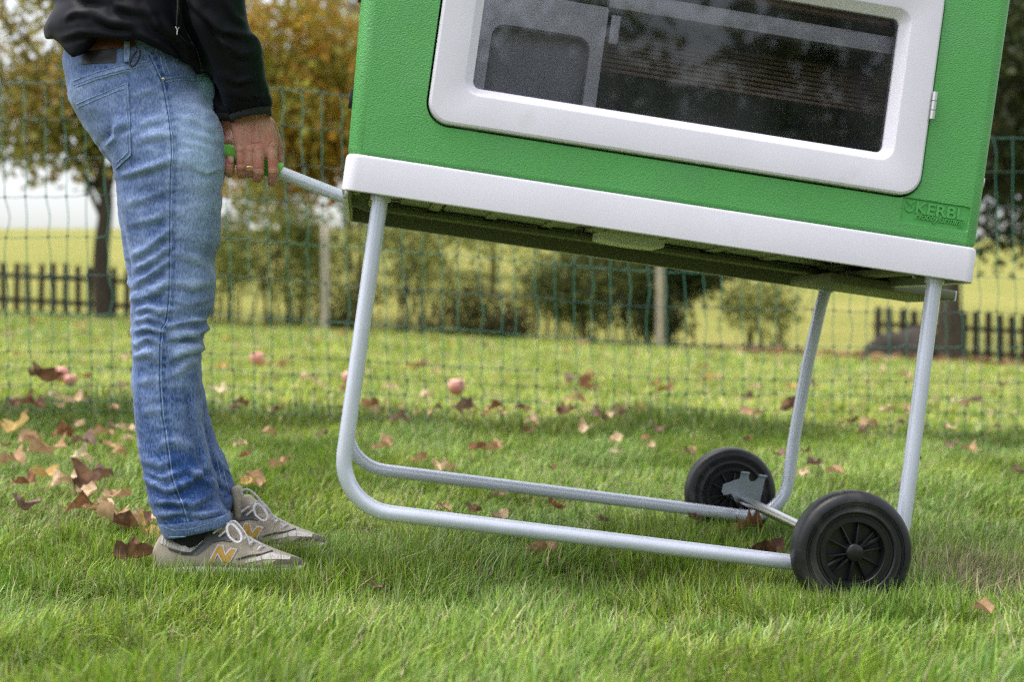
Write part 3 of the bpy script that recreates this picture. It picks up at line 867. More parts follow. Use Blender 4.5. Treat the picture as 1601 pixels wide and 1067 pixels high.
# smooth logo plate with raised lettering
logo = part('logo_plate', extrude_poly(rrect(LU0 + .001, LU1 - .001, LV0 + .001, LV1 - .001, 0.004, 4), BY0 + 0.0034, BY0 + 0.006), M['green_smooth'], body, smooth=False)
def text_part(name, body_txt, u, v, width, height, shear, offs, depth, parent):
    cu = bpy.data.curves.new('t', 'FONT'); cu.body = body_txt; cu.shear = shear; cu.offset = offs; cu.extrude = 0.0; cu.resolution_u = 3
    to = bpy.data.objects.new('t', cu); COL.objects.link(to)
    dg = bpy.context.evaluated_depsgraph_get(); dg.update()
    em = bpy.data.meshes.new_from_object(to.evaluated_get(dg))
    bpy.data.objects.remove(to); bpy.data.curves.remove(cu)
    co = np.array([q.co[:] for q in em.vertices]); fc = [tuple(p.vertices) for p in em.polygons]
    bpy.data.meshes.remove(em)
    co[:, 0] = (co[:, 0] - co[:, 0].min()) / (np.ptp(co[:, 0])) * width; co[:, 1] = (co[:, 1] - co[:, 1].min()) / np.ptp(co[:, 1]) * height
    yf = BY0 + 0.0034 - depth
    front = np.c_[u + co[:, 0], np.full(len(co), yf), v + co[:, 1]]; back = front + [0, depth + 0.001, 0]
    # rim walls from boundary edges
    cnt = {}
    for q in fc:
        for i in range(len(q)):
            e_ = (q[i], q[(i + 1) % len(q)]); cnt[e_] = cnt.get(e_, 0) + 1
    nn = len(co); wl = [(a, b, b + nn, a + nn) for (a, b) in cnt if (b, a) not in cnt]
    return part(name, (np.vstack([front, back]), fc + wl), M['green_smooth'], parent, smooth=False)
text_part('lettering', 'KERBL', LU0 + 0.0255, LV0 + 0.0190, 0.0865, 0.0195, 0.0, 0.012, 0.0030, logo)
text_part('lettering', 'Hobbyfarming', LU0 + 0.0255, LV0 + 0.0065, 0.0885, 0.0145, 0.35, 0.004, 0.0030, logo)
emb = MB()
ec = np.array([LU0 + 0.0145, BY0 + 0.0022, LV0 + 0.0265])
emb.add(*tube([ec + np.array([0.0063 * math.sin(a), 0, -0.0063 * math.cos(a)]) for a in np.linspace(-2.35, 2.35, 20)], 0.0016, 6))
emb.add(*tube([ec + [-0.0062, 0, 0.0120], ec + [0.0, 0, 0.0055], ec + [0.0068, 0, 0.0128]], 0.0016, 6))
part('emblem', (emb.verts(), emb.f), M['green_smooth'], logo)

# door frame, pane, hinge
GU0, GU1, GV0, GV1 = DU0 + .0042, DU1 - .0038, DV0 + .0048, DV1 - .0042
def dl(ins, y, r): return yloop(rrect(GU0 + ins, GU1 - ins, GV0 + ins, GV1 - ins, r, 9), y)
WU0, WU1, WV0, WV1 = -0.7205, -0.0235, 0.6635, 0.8920
BEV = 0.0150
def wl_(ins, y, r): return yloop(rrect(WU0 + ins, WU1 - ins, WV0 + ins, WV1 - ins, r, 9), y)
door = part('door', loops_to_mesh([dl(0.004, 0.052, 0.034), dl(0.0, 0.048, 0.036), dl(0.0, 0.0245, 0.036), dl(0.0012, 0.0215, 0.035), dl(0.0045, 0.0195, 0.033),
                                   wl_(-BEV - .0012, 0.0195, 0.026), wl_(-BEV + .001, 0.0202, 0.025), wl_(-0.001, 0.0345, 0.0125), wl_(0, 0.0355, 0.012), wl_(0.0002, 0.052, 0.012)], close=True), M['white'], auto=24)
pane = part('window_pane', loops_to_mesh([wl_(-0.003, 0.0400, 0.012), wl_(-0.003, 0.0430, 0.012)], True, True), M['glass'], door, smooth=False)
for k in range(3):
    v_ = 0.7295 + k * 0.0157
    part('hinge', tube([(DU1 - 0.002, 0.0165, v_), (DU1 - 0.002, 0.0165, v_ + 0.0145)], 0.0046, 12), M['zinc'], door)
# small hardware on the sides
for (xa, ya, yb) in ((553, 140, 171), (572, -8, 5)):
    u_, v1_ = lc(xa, ya, 0.07); _, v2_ = lc(xa - 3, yb, 0.07)
    part('side_hinge', box((BU0 - 0.0115 - (v1_ - 0.65) * 0.054, 0.06, v2_), (BU0 - 0.004, 0.075, v1_), 0.001), M['black_plastic'])
u_, v_ = lc(1551, 290, 0.06)
part('side_clip', box((0.158, 0.05, v_ - 0.008), (0.1685, 0.07, v_ + 0.009), 0.001), M['zinc'])
# roof above the frame
roof = part('roof', box((BU0 - 0.035, BY0 - 0.008, TOPV + 0.001), (BU1 + 0.03, BY1 + 0.02, TOPV + 0.05), 0.012), M['white'])
# interior: nest partition, roost bar, boards
def inner_frame(name, x0, x1, y0, y1, yy, bar_l, bar_t, bar_r, mat, parent):
    ua, vt = lc(x0, y0, yy); ub, _ = lc(x1, y0 + (x1 - x0) * 0.146, yy); vb = vt - 0.32
    o_ = rrect(ua, ub, vb, vt, 0.004, 5); h_ = rrect(ua + bar_l, ub - bar_r, vb + 0.03, vt - bar_t, 0.022, 5)
    V, fs = loops_to_mesh([yloop(o_, yy), yloop(h_, yy), yloop(h_, yy + 0.02), yloop(o_, yy + 0.02)], close=True)
    return part(name, (V, fs), mat, parent, auto=40), (ua, ub, vb, vt)
nest, (na, nb_, nvb, nvt) = inner_frame('nest_partition', 752, 953, -22, 0, 0.0505, 0.028, 0.055, 0.022, M['white'], coop)
part('nest_panel', box((na + 0.01, 0.082, nvb + 0.01), (nb_ - 0.012, 0.089, nvt - 0.02), 0.002), M['grey_panel'], nest)
u_, v_ = lc(955, 46, 0.049)
part('catch', box((u_ - 0.002, 0.0445, v_ - 0.024), (u_ + 0.014, 0.0500, v_ + 0.024), 0.002), M['white'], nest)
_, va = lc(1400, 57, 0.07); _, vb = lc(1400, 86, 0.07)
part('roost_bar', box((nb_ + 0.002, 0.072, vb), (0.15, 0.10, va), 0.004), M['white'])
for k in range(9):
    vv = vb - 0.012 - k * 0.0085
    part('board_slat', box((nb_ + 0.005, 0.20, vv - 0.0030 + 0.004), (0.15, 0.215, vv + 0.0030 + 0.004), 0.001), M['slat'])
_, va = lc(1390, 24, 0.055); _, vb = lc(1390, 40, 0.055)
part('door_batten', box((-0.30, 0.053, vb), (-0.033, 0.068, va), 0.002), M['wood_brown'], door)

# leg frames: two bent tubes
def leg_frame(yy):
    r = 0.086; pts = []
    vtop = 0.496
    pts += [(-0.842, yy, vtop), (-0.842, yy, 0.30), (-0.842, yy, 0.14)]
    cu_, cv_ = -0.842 + r, -0.0385 + r
    for k in range(9):
        a = math.pi + math.pi / 2 * k / 8
        pts.append((cu_ + r * math.cos(a), yy, cv_ + r * math.sin(a)))
    pts += [(-0.6, yy, -0.0385), (-0.3, yy, -0.0385)]
    cu_ = 0.107 - r
    for k in range(9):
        a = -math.pi / 2 + math.pi / 2 * k / 8
        pts.append((cu_ + r * math.cos(a), yy, cv_ + r * math.sin(a)))
    k_ = 1.0 if yy > 0.3 else 0.0      # the rear leg leans out at its top
    pts += [(0.107, yy, 0.14), (0.106 + 0.008 * k_, yy, 0.30), (0.105 + 0.021 * k_, yy, 0.43), (0.105 + 0.032 * k_, yy, vtop)]
    return tube(pts, 0.0131, 24, 1)
for yy in (0.055, 0.665):
    fr_ = part('leg_frame', leg_frame(yy), M['tube'])
    for uu in (-0.842, 0.105 if yy < 0.3 else 0.133):
        part('leg_socket', tube([(uu, yy, 0.462), (uu, yy, 0.490)], 0.0165, 20), M['tube'], fr_)
for (x, y, yy) in ((1312, 430, 0.62), (1431, 424, 0.12)):
    u_, v_ = lc(x, y, yy)
    bo = part('bolt', tube([(u_, yy, v_ + 0.025), (u_, yy, v_ - 0.012)], 0.004, 8), M['zinc'])
    part('wing_nut', box((u_ - 0.010, yy - 0.004, v_ - 0.003), (u_ + 0.010, yy + 0.004, v_ + 0.006), 0.002), M['zinc'], bo)

# axle, brackets and wheels
part('axle', tube([(0, -0.02, 0), (0, 0.36, 0), (0, 0.745, 0)], 0.0103, 20), M['steel'])
out = [(540, 520), (715, 460), (730, 385), (805, 392), (800, 450), (818, 482), (845, 494), (872, 488), (905, 455), (912, 412), (990, 432), (968, 480), (920, 705), (670, 705), (620, 615), (545, 632), (526, 600)]
pl = [lc(1050 + a / 6.667, 680 + b / 6.667, 0.640) for a, b in out]
for yy in (0.638, 0.076):
    br = part('wheel_bracket', extrude_poly(pl, yy, yy + 0.004), M['tube_dark'], smooth=False)
    for (a, b) in ((767, 392), (950, 425)):
        u_, v_ = lc(1050 + a / 6.667, 680 + b / 6.667, 0.640)
        part('bracket_lip', box((u_ - 0.0075, yy - 0.009, v_ - 0.003), (u_ + 0.0075, yy + 0.001, v_ + 0.001), 0.001), M['tube_dark'], br)

def lathe(prof, seg=64, ccw=True):
    vs_ = []; fs = []
    n = len(prof)
    for k in range(seg):
        a = 2 * math.pi * k / seg
        for r_, y_ in prof: vs_.append((r_ * math.cos(a), y_, r_ * math.sin(a)))
    for k in range(seg):
        k2 = (k + 1) % seg
        for i in range(n - 1):
            fs.append((k * n + i, k * n + i + 1, k2 * n + i + 1, k2 * n + i))
    return np.array(vs_), fs
def wheel(yc):
    half = [(0.0655, -0.0215), (0.0670, -0.0235), (0.0690, -0.0235), (0.0715, -0.0222), (0.0760, -0.0232)]
    for g_ in (0.0775, 0.0800, 0.0825):
        half += [(g_ - 0.0004, -0.0236), (g_, -0.0216), (g_ + 0.0007, -0.0216), (g_ + 0.0010, -0.0236)]
    half += [(0.0870, -0.0235), (0.0925, -0.0215), (0.0968, -0.0180), (0.0992, -0.0125), (0.1000, -0.0065)]
    prof = half + [(r_, -y_) for r_, y_ in half[::-1]] + [half[0]]
    ri = [(0.0498, -0.0205), (0.0505, -0.0215), (0.0585, -0.0215), (0.0600, -0.0195), (0.0640, -0.0200), (0.0655, -0.0190)]
    rim_p = ri + [(r_, -y_) for r_, y_ in ri[::-1]] + [(0.0492, 0.012), (0.0470, 0.004), (0.014, 0.0035), (0.014, -0.0035), (0.0470, -0.004), (0.0492, -0.012), ri[0]]
    v, f = lathe(rim_p)
    w = part('wheel', (v + [0, yc, 0], f), M['black_plastic'], auto=40)
    v, f = lathe(prof, 80)
    part('tyre', (v + [0, yc, 0], f), M['rubber'], w, auto=60)
    for s_ in (-1, 1):
        hub = [(0.0, s_ * 0.0225), (0.0125, s_ * 0.0225), (0.0142, s_ * 0.0212), (0.0150, s_ * 0.0195), (0.0150, s_ * 0.003)]
        v, f = lathe(hub, 28)
        fix_normals(part('hub_cap', (v + [0, yc, 0], f), M['black_plastic'], w, auto=40))
    bx, bf = box((0.0135, -0.0175, -0.0011), (0.0495, 0.0175, 0.0011), 0.0006)
    bx[:, 2] *= np.interp(bx[:, 0], [0.0135, 0.0495], [1.5, 0.8])
    bx[:, 1] *= np.interp(bx[:, 0], [0.0135, 0.0495], [1.08, 0.75])
    for k in range(10):
        a = 2 * math.pi * (k + 0.35) / 10 + 0.05
        c_, s_ = math.cos(a), math.sin(a)
        q = np.c_[bx[:, 0] * c_ - bx[:, 2] * s_, bx[:, 1] + yc, bx[:, 0] * s_ + bx[:, 2] * c_]
        part('spoke', (q, bf), M['black_plastic'], w)
    for a in (0.55, 3.8):      # thicker webs
        q = tube([(0.016 * math.cos(a), -0.004, 0.016 * math.sin(a)), (0.049 * math.cos(a), -0.004, 0.049 * math.sin(a))], 0.005, 10)
        part('web', (q[0] + [0, yc, 0], q[1]), M['black_plastic'], w)
    return w
wheel(0.0); wheel(0.7246)

M['bracket'] = material('grey_green_bracket', (0.17, 0.19, 0.13), 0.4, var=0.08, vscale=30)
M['olive_zinc'] = material('passivated_zinc', (0.62, 0.62, 0.36), 0.4, var=0.1, vscale=40)
# pull handle with lime grip, its bracket and bolts
HY = 0.35
def hp(x, y, dy=0.0):
    u_, v_ = lc(x, y, HY); return (u_, HY + dy, v_)
HPTS = [hp(345, 235), hp(395, 253), hp(440, 270.5), hp(495, 292), hp(540, 308), hp(602, 322)]
handle = part('handle', tube(HPTS, 0.0119, 20, 6), M['tube'])
grip = MB()
gp_ = catmull([hp(346, 235.5), hp(395, 253.3), hp(439, 270)], 10)
grip.add(*tube(gp_, np.r_[0.0155, np.full(17, 0.0160), 0.0162, 0.0176, 0.0176], 20))
part('grip', (grip.verts(), grip.f), M['grip'], handle)
pl = [lc(x, y, 0.325) for x, y in ((546, 294), (606, 303), (606, 338), (584, 333), (566, 328), (548, 321))]
hb = part('handle_bracket', extrude_poly(pl, 0.322, 0.328), M['bracket'], smooth=False)
pl2 = [lc(x, y, 0.375) for x, y in ((546, 294), (606, 303), (606, 338), (584, 333), (566, 328), (548, 321))]
part('bracket_cheek', extrude_poly(pl2, 0.372, 0.378), M['shaded_olive'], hb, smooth=False)
for x, y in ((557, 298), (583, 318)):
    u_, v_ = lc(x, y, 0.32)
    bo = part('bolt', tube([(u_, 0.321, v_), (u_, 0.318, v_)], 0.0088, 20), M['olive_zinc'], hb)
    part('bolt_head', tube([(u_, 0.3185, v_), (u_, 0.313, v_)], 0.0055, 6), M['olive_zinc'], hb, smooth=False)
u_, v_ = lc(541, 301, 0.03)
part('corner_latch', box((u_ - 0.003, 0.03, v_ - 0.009), (u_ + 0.004, 0.05, v_ + 0.009), 0.002), M['zinc'])
# ---------------------------------------------------------------- the person
def denim_material(name, dark, light):
    m = bpy.data.materials.new(name); m.use_nodes = True
    nt = m.node_tree; N = nt.nodes; L = nt.links; b = N['Principled BSDF']
    b.inputs['Roughness'].default_value = 0.85; b.inputs['Specular IOR Level'].default_value = 0.15; b.inputs['Sheen Weight'].default_value = 0.15
    tc = N.new('ShaderNodeTexCoord')
    at = N.new('ShaderNodeAttribute'); at.attribute_name = 'Col'
    def noise(scale, detail, st=(1, 1, 1)):
        mp = N.new('ShaderNodeMapping'); mp.inputs['Scale'].default_value = st; L.new(tc.outputs['Object'], mp.inputs['Vector'])
        t = N.new('ShaderNodeTexNoise'); t.inputs['Scale'].default_value = scale; t.inputs['Detail'].default_value = detail
        L.new(mp.outputs[0], t.inputs['Vector']); return t.outputs[0]
    def math_(op, a, c):
        q = N.new('ShaderNodeMath'); q.operation = op
        for i, s in enumerate((a, c)):
            if hasattr(s, 'links'): L.new(s, q.inputs[i])
            else: q.inputs[i].default_value = s
        return q.outputs[0]
    n1 = noise(14, 5); n2 = noise(420, 2, (1, 1, 0.35)); n3 = noise(60, 3, (1, 1, 0.2))
    s = math_('ADD', at.outputs['Fac'], math_('MULTIPLY', math_('SUBTRACT', n1, 0.5), 0.48))
    s = math_('ADD', s, math_('MULTIPLY', math_('SUBTRACT', n2, 0.5), 0.95))
    s = math_('ADD', s, math_('MULTIPLY', math_('SUBTRACT', n3, 0.5), 0.30))
    rp = N.new('ShaderNodeValToRGB'); e = rp.color_ramp.elements
    e[0].position = 0.0; e[0].color = (*dark, 1); e[1].position = 1.0; e[1].color = (*light, 1)
    mid = e.new(0.5); mid.color = (*(0.55 * np.array(dark) + 0.42 * np.array(light)), 1)
    L.new(s, rp.inputs[0]); L.new(rp.outputs[0], b.inputs['Base Color'])
    bp = N.new('ShaderNodeBump'); bp.inputs['Strength'].default_value = 0.35; bp.inputs['Distance'].default_value = 0.0007
    L.new(n2, bp.inputs['Height']); L.new(bp.outputs[0], b.inputs['Normal'])
    return m
M['denim'] = denim_material('faded_denim', (0.022, 0.066, 0.225), (0.47, 0.60, 0.90))
M['denim_seam'] = material('pale_denim_seam', (0.23, 0.33, 0.52), 0.85, var=0.5, vscale=120)
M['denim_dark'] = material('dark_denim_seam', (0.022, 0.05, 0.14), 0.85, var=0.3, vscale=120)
M['jacket'] = material('black_shell_fabric', (0.0065, 0.0062, 0.0105), 0.58, spec=0.16, var=0.15, vscale=30, bump=0.15, bscale=600, bdist=0.0005)
M['knit'] = material('charcoal_knit', (0.022, 0.023, 0.025), 0.9, var=0.2, vscale=150, bump=0.5, bscale=400, bdist=0.001)
M['skin'] = material('skin', (0.54, 0.26, 0.195), 0.5, spec=0.4, var=0.12, vscale=60, bump=0.6, bscale=360, bdist=0.0012, color2=(0.58, 0.19, 0.15), c2scale=45, c2lo=0.45, c2hi=0.7, sss=0.12)
M['nail'] = material('fingernail', (0.50, 0.30, 0.25), 0.3, var=0.05)
M['gold'] = material('gold', (0.85, 0.62, 0.25), 0.2, metal=1.0)
M['belt'] = material('brown_leather', (0.13, 0.045, 0.022), 0.42, var=0.2, vscale=25, bump=0.2, bscale=200, bdist=0.0006)
M['patch'] = material('black_leather', (0.016, 0.013, 0.015), 0.45, var=0.2, vscale=40, bump=0.3, bscale=250, bdist=0.0006)
M['sock'] = material('black_sock', (0.010, 0.010, 0.013), 0.9)
M['suede'] = material('beige_suede', (0.39, 0.335, 0.265), 0.9, var=0.18, vscale=40, bump=0.4, bscale=500, bdist=0.0006, sheen=0.2)
M['mesh'] = material('light_grey_mesh', (0.60, 0.555, 0.52), 0.8, var=0.15, vscale=60, bump=0.6, bscale=300, bdist=0.001)
M['shoe_grey'] = material('dark_grey_leather', (0.105, 0.105, 0.115), 0.5, var=0.1, vscale=40)
M['shoe_line'] = material('charcoal_trim', (0.045, 0.042, 0.045), 0.6)
M['toe'] = material('grey_brown_suede', (0.085, 0.07, 0.062), 0.85, var=0.2, vscale=60)
M['gold_cloth'] = material('mustard_suede', (0.52, 0.30, 0.055), 0.8, var=0.12, vscale=60, bump=0.3, bscale=400, bdist=0.0005)
M['lace'] = material('white_lace', (0.66, 0.63, 0.66), 0.8, var=0.1, vscale=200, bump=0.5, bscale=500, bdist=0.0006)
M['sole'] = material('white_foam', (0.66, 0.63, 0.60), 0.6, var=0.1, vscale=30)

PB = np.array([-0.53, 2.5, float(ground_z(-0.53, 2.5))])
person = empty('person', PB, 'person in blue jeans and black jacket pulling the coop by its handle', 'person')
def pmk(name, v, f, mat, parent=None, cols=None, smooth=True, auto=None):
    return mk(name, np.asarray(v, float) - PB, f, mat, parent or person, smooth, cols, auto)
def R2(l, r, Y, b): return (P(l[0], l[1], Y), P(r[0], r[1], Y), b)

def fold(v, f, lines, facing=-0.25, side=-1):
    """push cloth folds (ridge with a hollow beside it) along lines given in photo coordinates"""
    nrm = vnormals(v, f); px, py = pix(v)
    w = np.clip((side * nrm[:, 1] - facing) / 0.4, 0, 1) if side < 0 else np.ones(len(v))
    tot = np.zeros(len(v)); hi = np.zeros(len(v))
    for ln, amp, wd in lines:
        d, sg, al = seg_dist(px, py, ln)
        env = np.sin(np.clip(al, 0.02, 0.98) * np.pi) ** 0.6
        q = sg * d / wd
        prof = np.exp(-q * q) - 0.85 * np.exp(-((q - 1.35) / 0.8) ** 2)
        near = d < wd * 4.5
        tot += np.where(near, amp * prof * env, 0); hi += np.where(near, np.exp(-q * q) * env * np.sign(amp), 0)
    return v + nrm * (tot * w)[:, None], hi * w

# ---- jeans: hips and both legs grown together
YN, YF = 2.412, 2.590
mb = MB()
hips = [R2((122, 60), (332, 66), 2.5, 0.150), R2((112, 104), (338, 104), 2.5, 0.160), R2((117, 136), (340, 134), 2.5, 0.168), R2((122, 164), (344, 164), 2.5, 0.172),
        R2((140, 197), (345, 196), 2.5, 0.172), R2((156, 222), (345, 222), 2.5, 0.165), R2((178, 252), (340, 252), 2.5, 0.145), R2((205, 285), (330, 285), 2.5, 0.10)]
mb.add(*ring_loft(hips, 48, 4, 2.5))
nl = [((165, 150), (315, 150), .060), ((145, 190), (343, 188), .085), ((156, 216), (348, 212), .094), ((170, 238), (351, 240), .096), ((182, 268), (351.5, 262), .095), ((185, 280), (347.5, 279), .092), ((189, 312), (344, 312), .090), ((195, 345), (342.5, 345), .087), ((201, 373), (341, 373), .084),
      ((207, 398), (336, 398), .081), ((209, 415), (332, 415), .079), ((208, 440), (335, 438), .077), ((209, 470), (333.5, 466), .075), ((210, 490), (331, 486), .073), ((211, 503), (320, 499), .071), ((210, 520), (326, 516), .071), ((211, 533), (311, 529), .068), ((210, 547), (317, 545), .068), ((211, 562), (311, 559), .066),
      ((210, 590), (312, 588), .065), ((211, 620), (314, 618), .065), ((214, 656), (315.5, 650), .065), ((219, 690), (318, 684), .066), ((224, 724), (327, 718), .067), ((231, 762), (335, 752), .068), ((240, 794), (341, 780), .067), ((247, 806), (350, 798), .066), ((249, 815), (356, 806), .064), ((255, 828), (357, 812), .060), ((262, 838), (356, 818), .056)]
mb.add(*ring_loft([R2(a, b, YN, c) for a, b, c in nl], 48, 4, 2.35))
fl = [((150, 196), (336, 196), .080), ((170, 238), (340, 238), .088), ((184, 280), (338, 280), .086), ((188, 330), (335, 330), .082), ((192, 372), (332, 372), .080), ((199, 415), (328, 415), .076), ((203, 435), (328, 435), .074), ((206, 468), (326, 468), .071), ((208, 505), (320, 505), .068),
      ((211, 560), (312, 556), .064), ((216, 610), (316, 604), .062), ((222, 650), (324, 642), .062), ((234, 698), (337, 688), .062), ((248, 735), (352, 722), .062), ((262, 762), (361, 748), .062), ((272, 782), (366, 770), .060), ((280, 795), (366, 784), .056), ((290, 806), (360, 796), .050)]
mb.add(*ring_loft([R2(a, b, YF, c) for a, b, c in fl], 40, 4, 2.3))
jv, jf = remesh(mb, 0.0034)
jv = relax(jv, jf, 3, 0.5)
JL = [  # (line, height, width in photo px)
    ([(186, 277), (215, 268), (245, 258), (270, 248)], 0.0050, 7), ([(178, 205), (188, 196), (203, 192)], 0.0045, 7), ([(160, 225), (172, 208), (178, 194)], -0.005, 7), ([(205, 200), (232, 190), (262, 186)], 0.0026, 8),
    ([(120, 140), (150, 120), (198, 108), (232, 100)], 0.0018, 6), ([(206, 150), (235, 140), (256, 140)], 0.0018, 7), ([(206, 222), (235, 212), (266, 210)], 0.0022, 8),
    ([(272, 160), (300, 166), (340, 182)], 0.0014, 5), ([(274, 180), (305, 188), (343, 205)], 0.0014, 5), ([(276, 200), (310, 210), (346, 222)], 0.0014, 5), ([(280, 222), (312, 228), (348, 236)], 0.0013, 5), ([(305, 262), (322, 270), (348, 262)], 0.0030, 5),
    ([(192, 318), (222, 312), (262, 296)], 0.0020, 8), ([(200, 350), (235, 345), (266, 330)], 0.0020, 8), ([(205, 402), (232, 388), (264, 360)], 0.0048, 8), ([(208, 424), (236, 408), (266, 384)], 0.0045, 7), ([(207, 446), (232, 432), (262, 408)], 0.0050, 7),
    ([(208, 468), (236, 462), (262, 440)], 0.0040, 7), ([(209, 487), (232, 482), (258, 486)], 0.0048, 6), ([(209, 503), (232, 496), (262, 508)], 0.0040, 6), ([(209, 520), (235, 512), (250, 518)], 0.0050, 6), ([(210, 540), (232, 528), (252, 540)], 0.0040, 6), ([(211, 560), (230, 552), (250, 566)], 0.0028, 7),
    ([(256, 512), (285, 506), (312, 500), (330, 488)], 0.0062, 7), ([(258, 534), (288, 522), (326, 516)], 0.0058, 7), ([(262, 566), (288, 548), (318, 543)], 0.0052, 7), ([(268, 590), (292, 570), (312, 566)], 0.0026, 8), ([(272, 440), (300, 448), (334, 440)], 0.0022, 9), ([(274, 400), (300, 404), (333, 420)], 0.0018, 8), ([(272, 470), (302, 474), (333, 466)], 0.0024, 8),
    ([(300, 600), (308, 660), (322, 715), (338, 780)], 0.0042, 6), ([(240, 700), (275, 690), (305, 700)], 0.0020, 9), ([(232, 752), (262, 768), (300, 752), (322, 730)], 0.0062, 8), ([(238, 786), (270, 784), (300, 790), (330, 772)], 0.0075, 8), ([(250, 806), (285, 800), (320, 806), (350, 802)], 0.0062, 6), ([(228, 735), (255, 748), (285, 738)], 0.004, 6), ([(290, 730), (315, 748), (336, 760)], 0.005, 6), ([(224, 720), (250, 728), (275, 720)], 0.0030, 8),
    ([(330, 700), (340, 725), (356, 735)], 0.0035, 5), ([(335, 740), (348, 760), (364, 764)], 0.0035, 5), ([(212, 600), (240, 592), (262, 600)], 0.0015, 9), ([(214, 650), (240, 640), (258, 645)], 0.0015, 9)]
jv, hi = fold(jv, jf, [(l_, a_ * 1.55, w_ * 0.92) for l_, a_, w_ in JL])
nrm = vnormals(jv, jf)
nz = vnoise(jv, (16, 16, 34), 1.3) * 0.0022 + vnoise(jv, (40, 40, 75), 5.1) * 0.0012
# sharp little creases where the cloth bunches
px, py = pix(jv)
bunch = np.exp(-(((px - 235) / 40) ** 2 + ((py - 480) / 75) ** 2)) + np.exp(-(((px - 300) / 45) ** 2 + ((py - 530) / 45) ** 2)) + np.exp(-(((px - 290) / 70) ** 2 + ((py - 780) / 45) ** 2)) + 0.6 * np.exp(-(((px - 190) / 50) ** 2 + ((py - 215) / 50) ** 2)) + 0.25
c1 = 1 - np.abs(vnoise(jv, (9, 9, 30), 7.7)) * 2.4; c2 = 1 - np.abs(vnoise(jv + 0.15 * jv[:, [2, 1, 0]], (16, 16, 46), 3.3)) * 2.4
nz = nz + np.clip(bunch, 0, 1.2) * (0.0030 * np.clip(c1, 0, 1) ** 3 + 0.0020 * np.clip(c2, 0, 1) ** 3 - 0.0010)
jv = jv + nrm * nz[:, None]
jv = relax(jv, jf, 1, 0.3)
px, py = pix(jv)
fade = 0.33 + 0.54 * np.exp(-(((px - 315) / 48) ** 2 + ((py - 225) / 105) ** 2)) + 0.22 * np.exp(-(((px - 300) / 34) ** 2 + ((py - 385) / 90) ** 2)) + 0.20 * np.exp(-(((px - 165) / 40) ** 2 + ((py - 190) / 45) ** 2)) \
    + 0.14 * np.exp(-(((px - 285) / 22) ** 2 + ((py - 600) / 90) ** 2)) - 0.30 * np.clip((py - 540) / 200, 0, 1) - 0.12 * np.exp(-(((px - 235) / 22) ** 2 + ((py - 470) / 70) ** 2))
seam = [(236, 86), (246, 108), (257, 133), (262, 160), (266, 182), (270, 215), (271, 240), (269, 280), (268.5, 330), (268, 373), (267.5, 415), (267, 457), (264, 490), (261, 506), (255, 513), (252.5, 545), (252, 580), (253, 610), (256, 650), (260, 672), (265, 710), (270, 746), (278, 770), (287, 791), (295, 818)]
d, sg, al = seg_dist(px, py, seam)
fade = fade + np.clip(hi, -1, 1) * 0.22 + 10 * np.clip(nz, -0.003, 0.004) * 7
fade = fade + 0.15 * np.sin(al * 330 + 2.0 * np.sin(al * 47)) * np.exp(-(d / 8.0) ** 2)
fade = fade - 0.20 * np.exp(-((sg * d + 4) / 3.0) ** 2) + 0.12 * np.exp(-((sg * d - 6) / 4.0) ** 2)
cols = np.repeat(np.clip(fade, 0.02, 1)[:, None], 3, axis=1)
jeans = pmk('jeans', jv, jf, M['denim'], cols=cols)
BV = BVHTree.FromPolygons([tuple(q) for q in jv], [tuple(int(i) for i in q) for q in jf])

def onto(bvh, x, y, off=0.0005):
    d_ = Vector(((x - CX) / F, 1.0, (YH - y) / F)).normalized()
    hit, nor, _, _ = bvh.ray_cast(Vector((0, 0, CAMH)), d_)
    if hit is None: return None
    if nor.dot(d_) > 0: nor = -nor
    return np.array(hit + nor * off)
def seam_line(name, bvh, line, r, mat, parent, off=0.0003, step=3.0, flat=0.6):
    ln = np.asarray(line, float); pts = []
    for i in range(len(ln) - 1):
        m_ = max(1, int(np.linalg.norm(ln[i + 1] - ln[i]) / step))
        for k in range(m_): pts.append(ln[i] + (ln[i + 1] - ln[i]) * k / m_)
    pts.append(ln[-1])
    q = [onto(bvh, a, b, off) for a, b in pts]; q = [w for w in q if w is not None]
    q2 = [q[0]]
    for w in q[1:]:
        if np.linalg.norm(w - q2[-1]) < 0.02: q2.append(w)
    if len(q2) < 3: return None
    return pmk(name, *tube(np.array(q2), r, 6, 1), mat, parent)
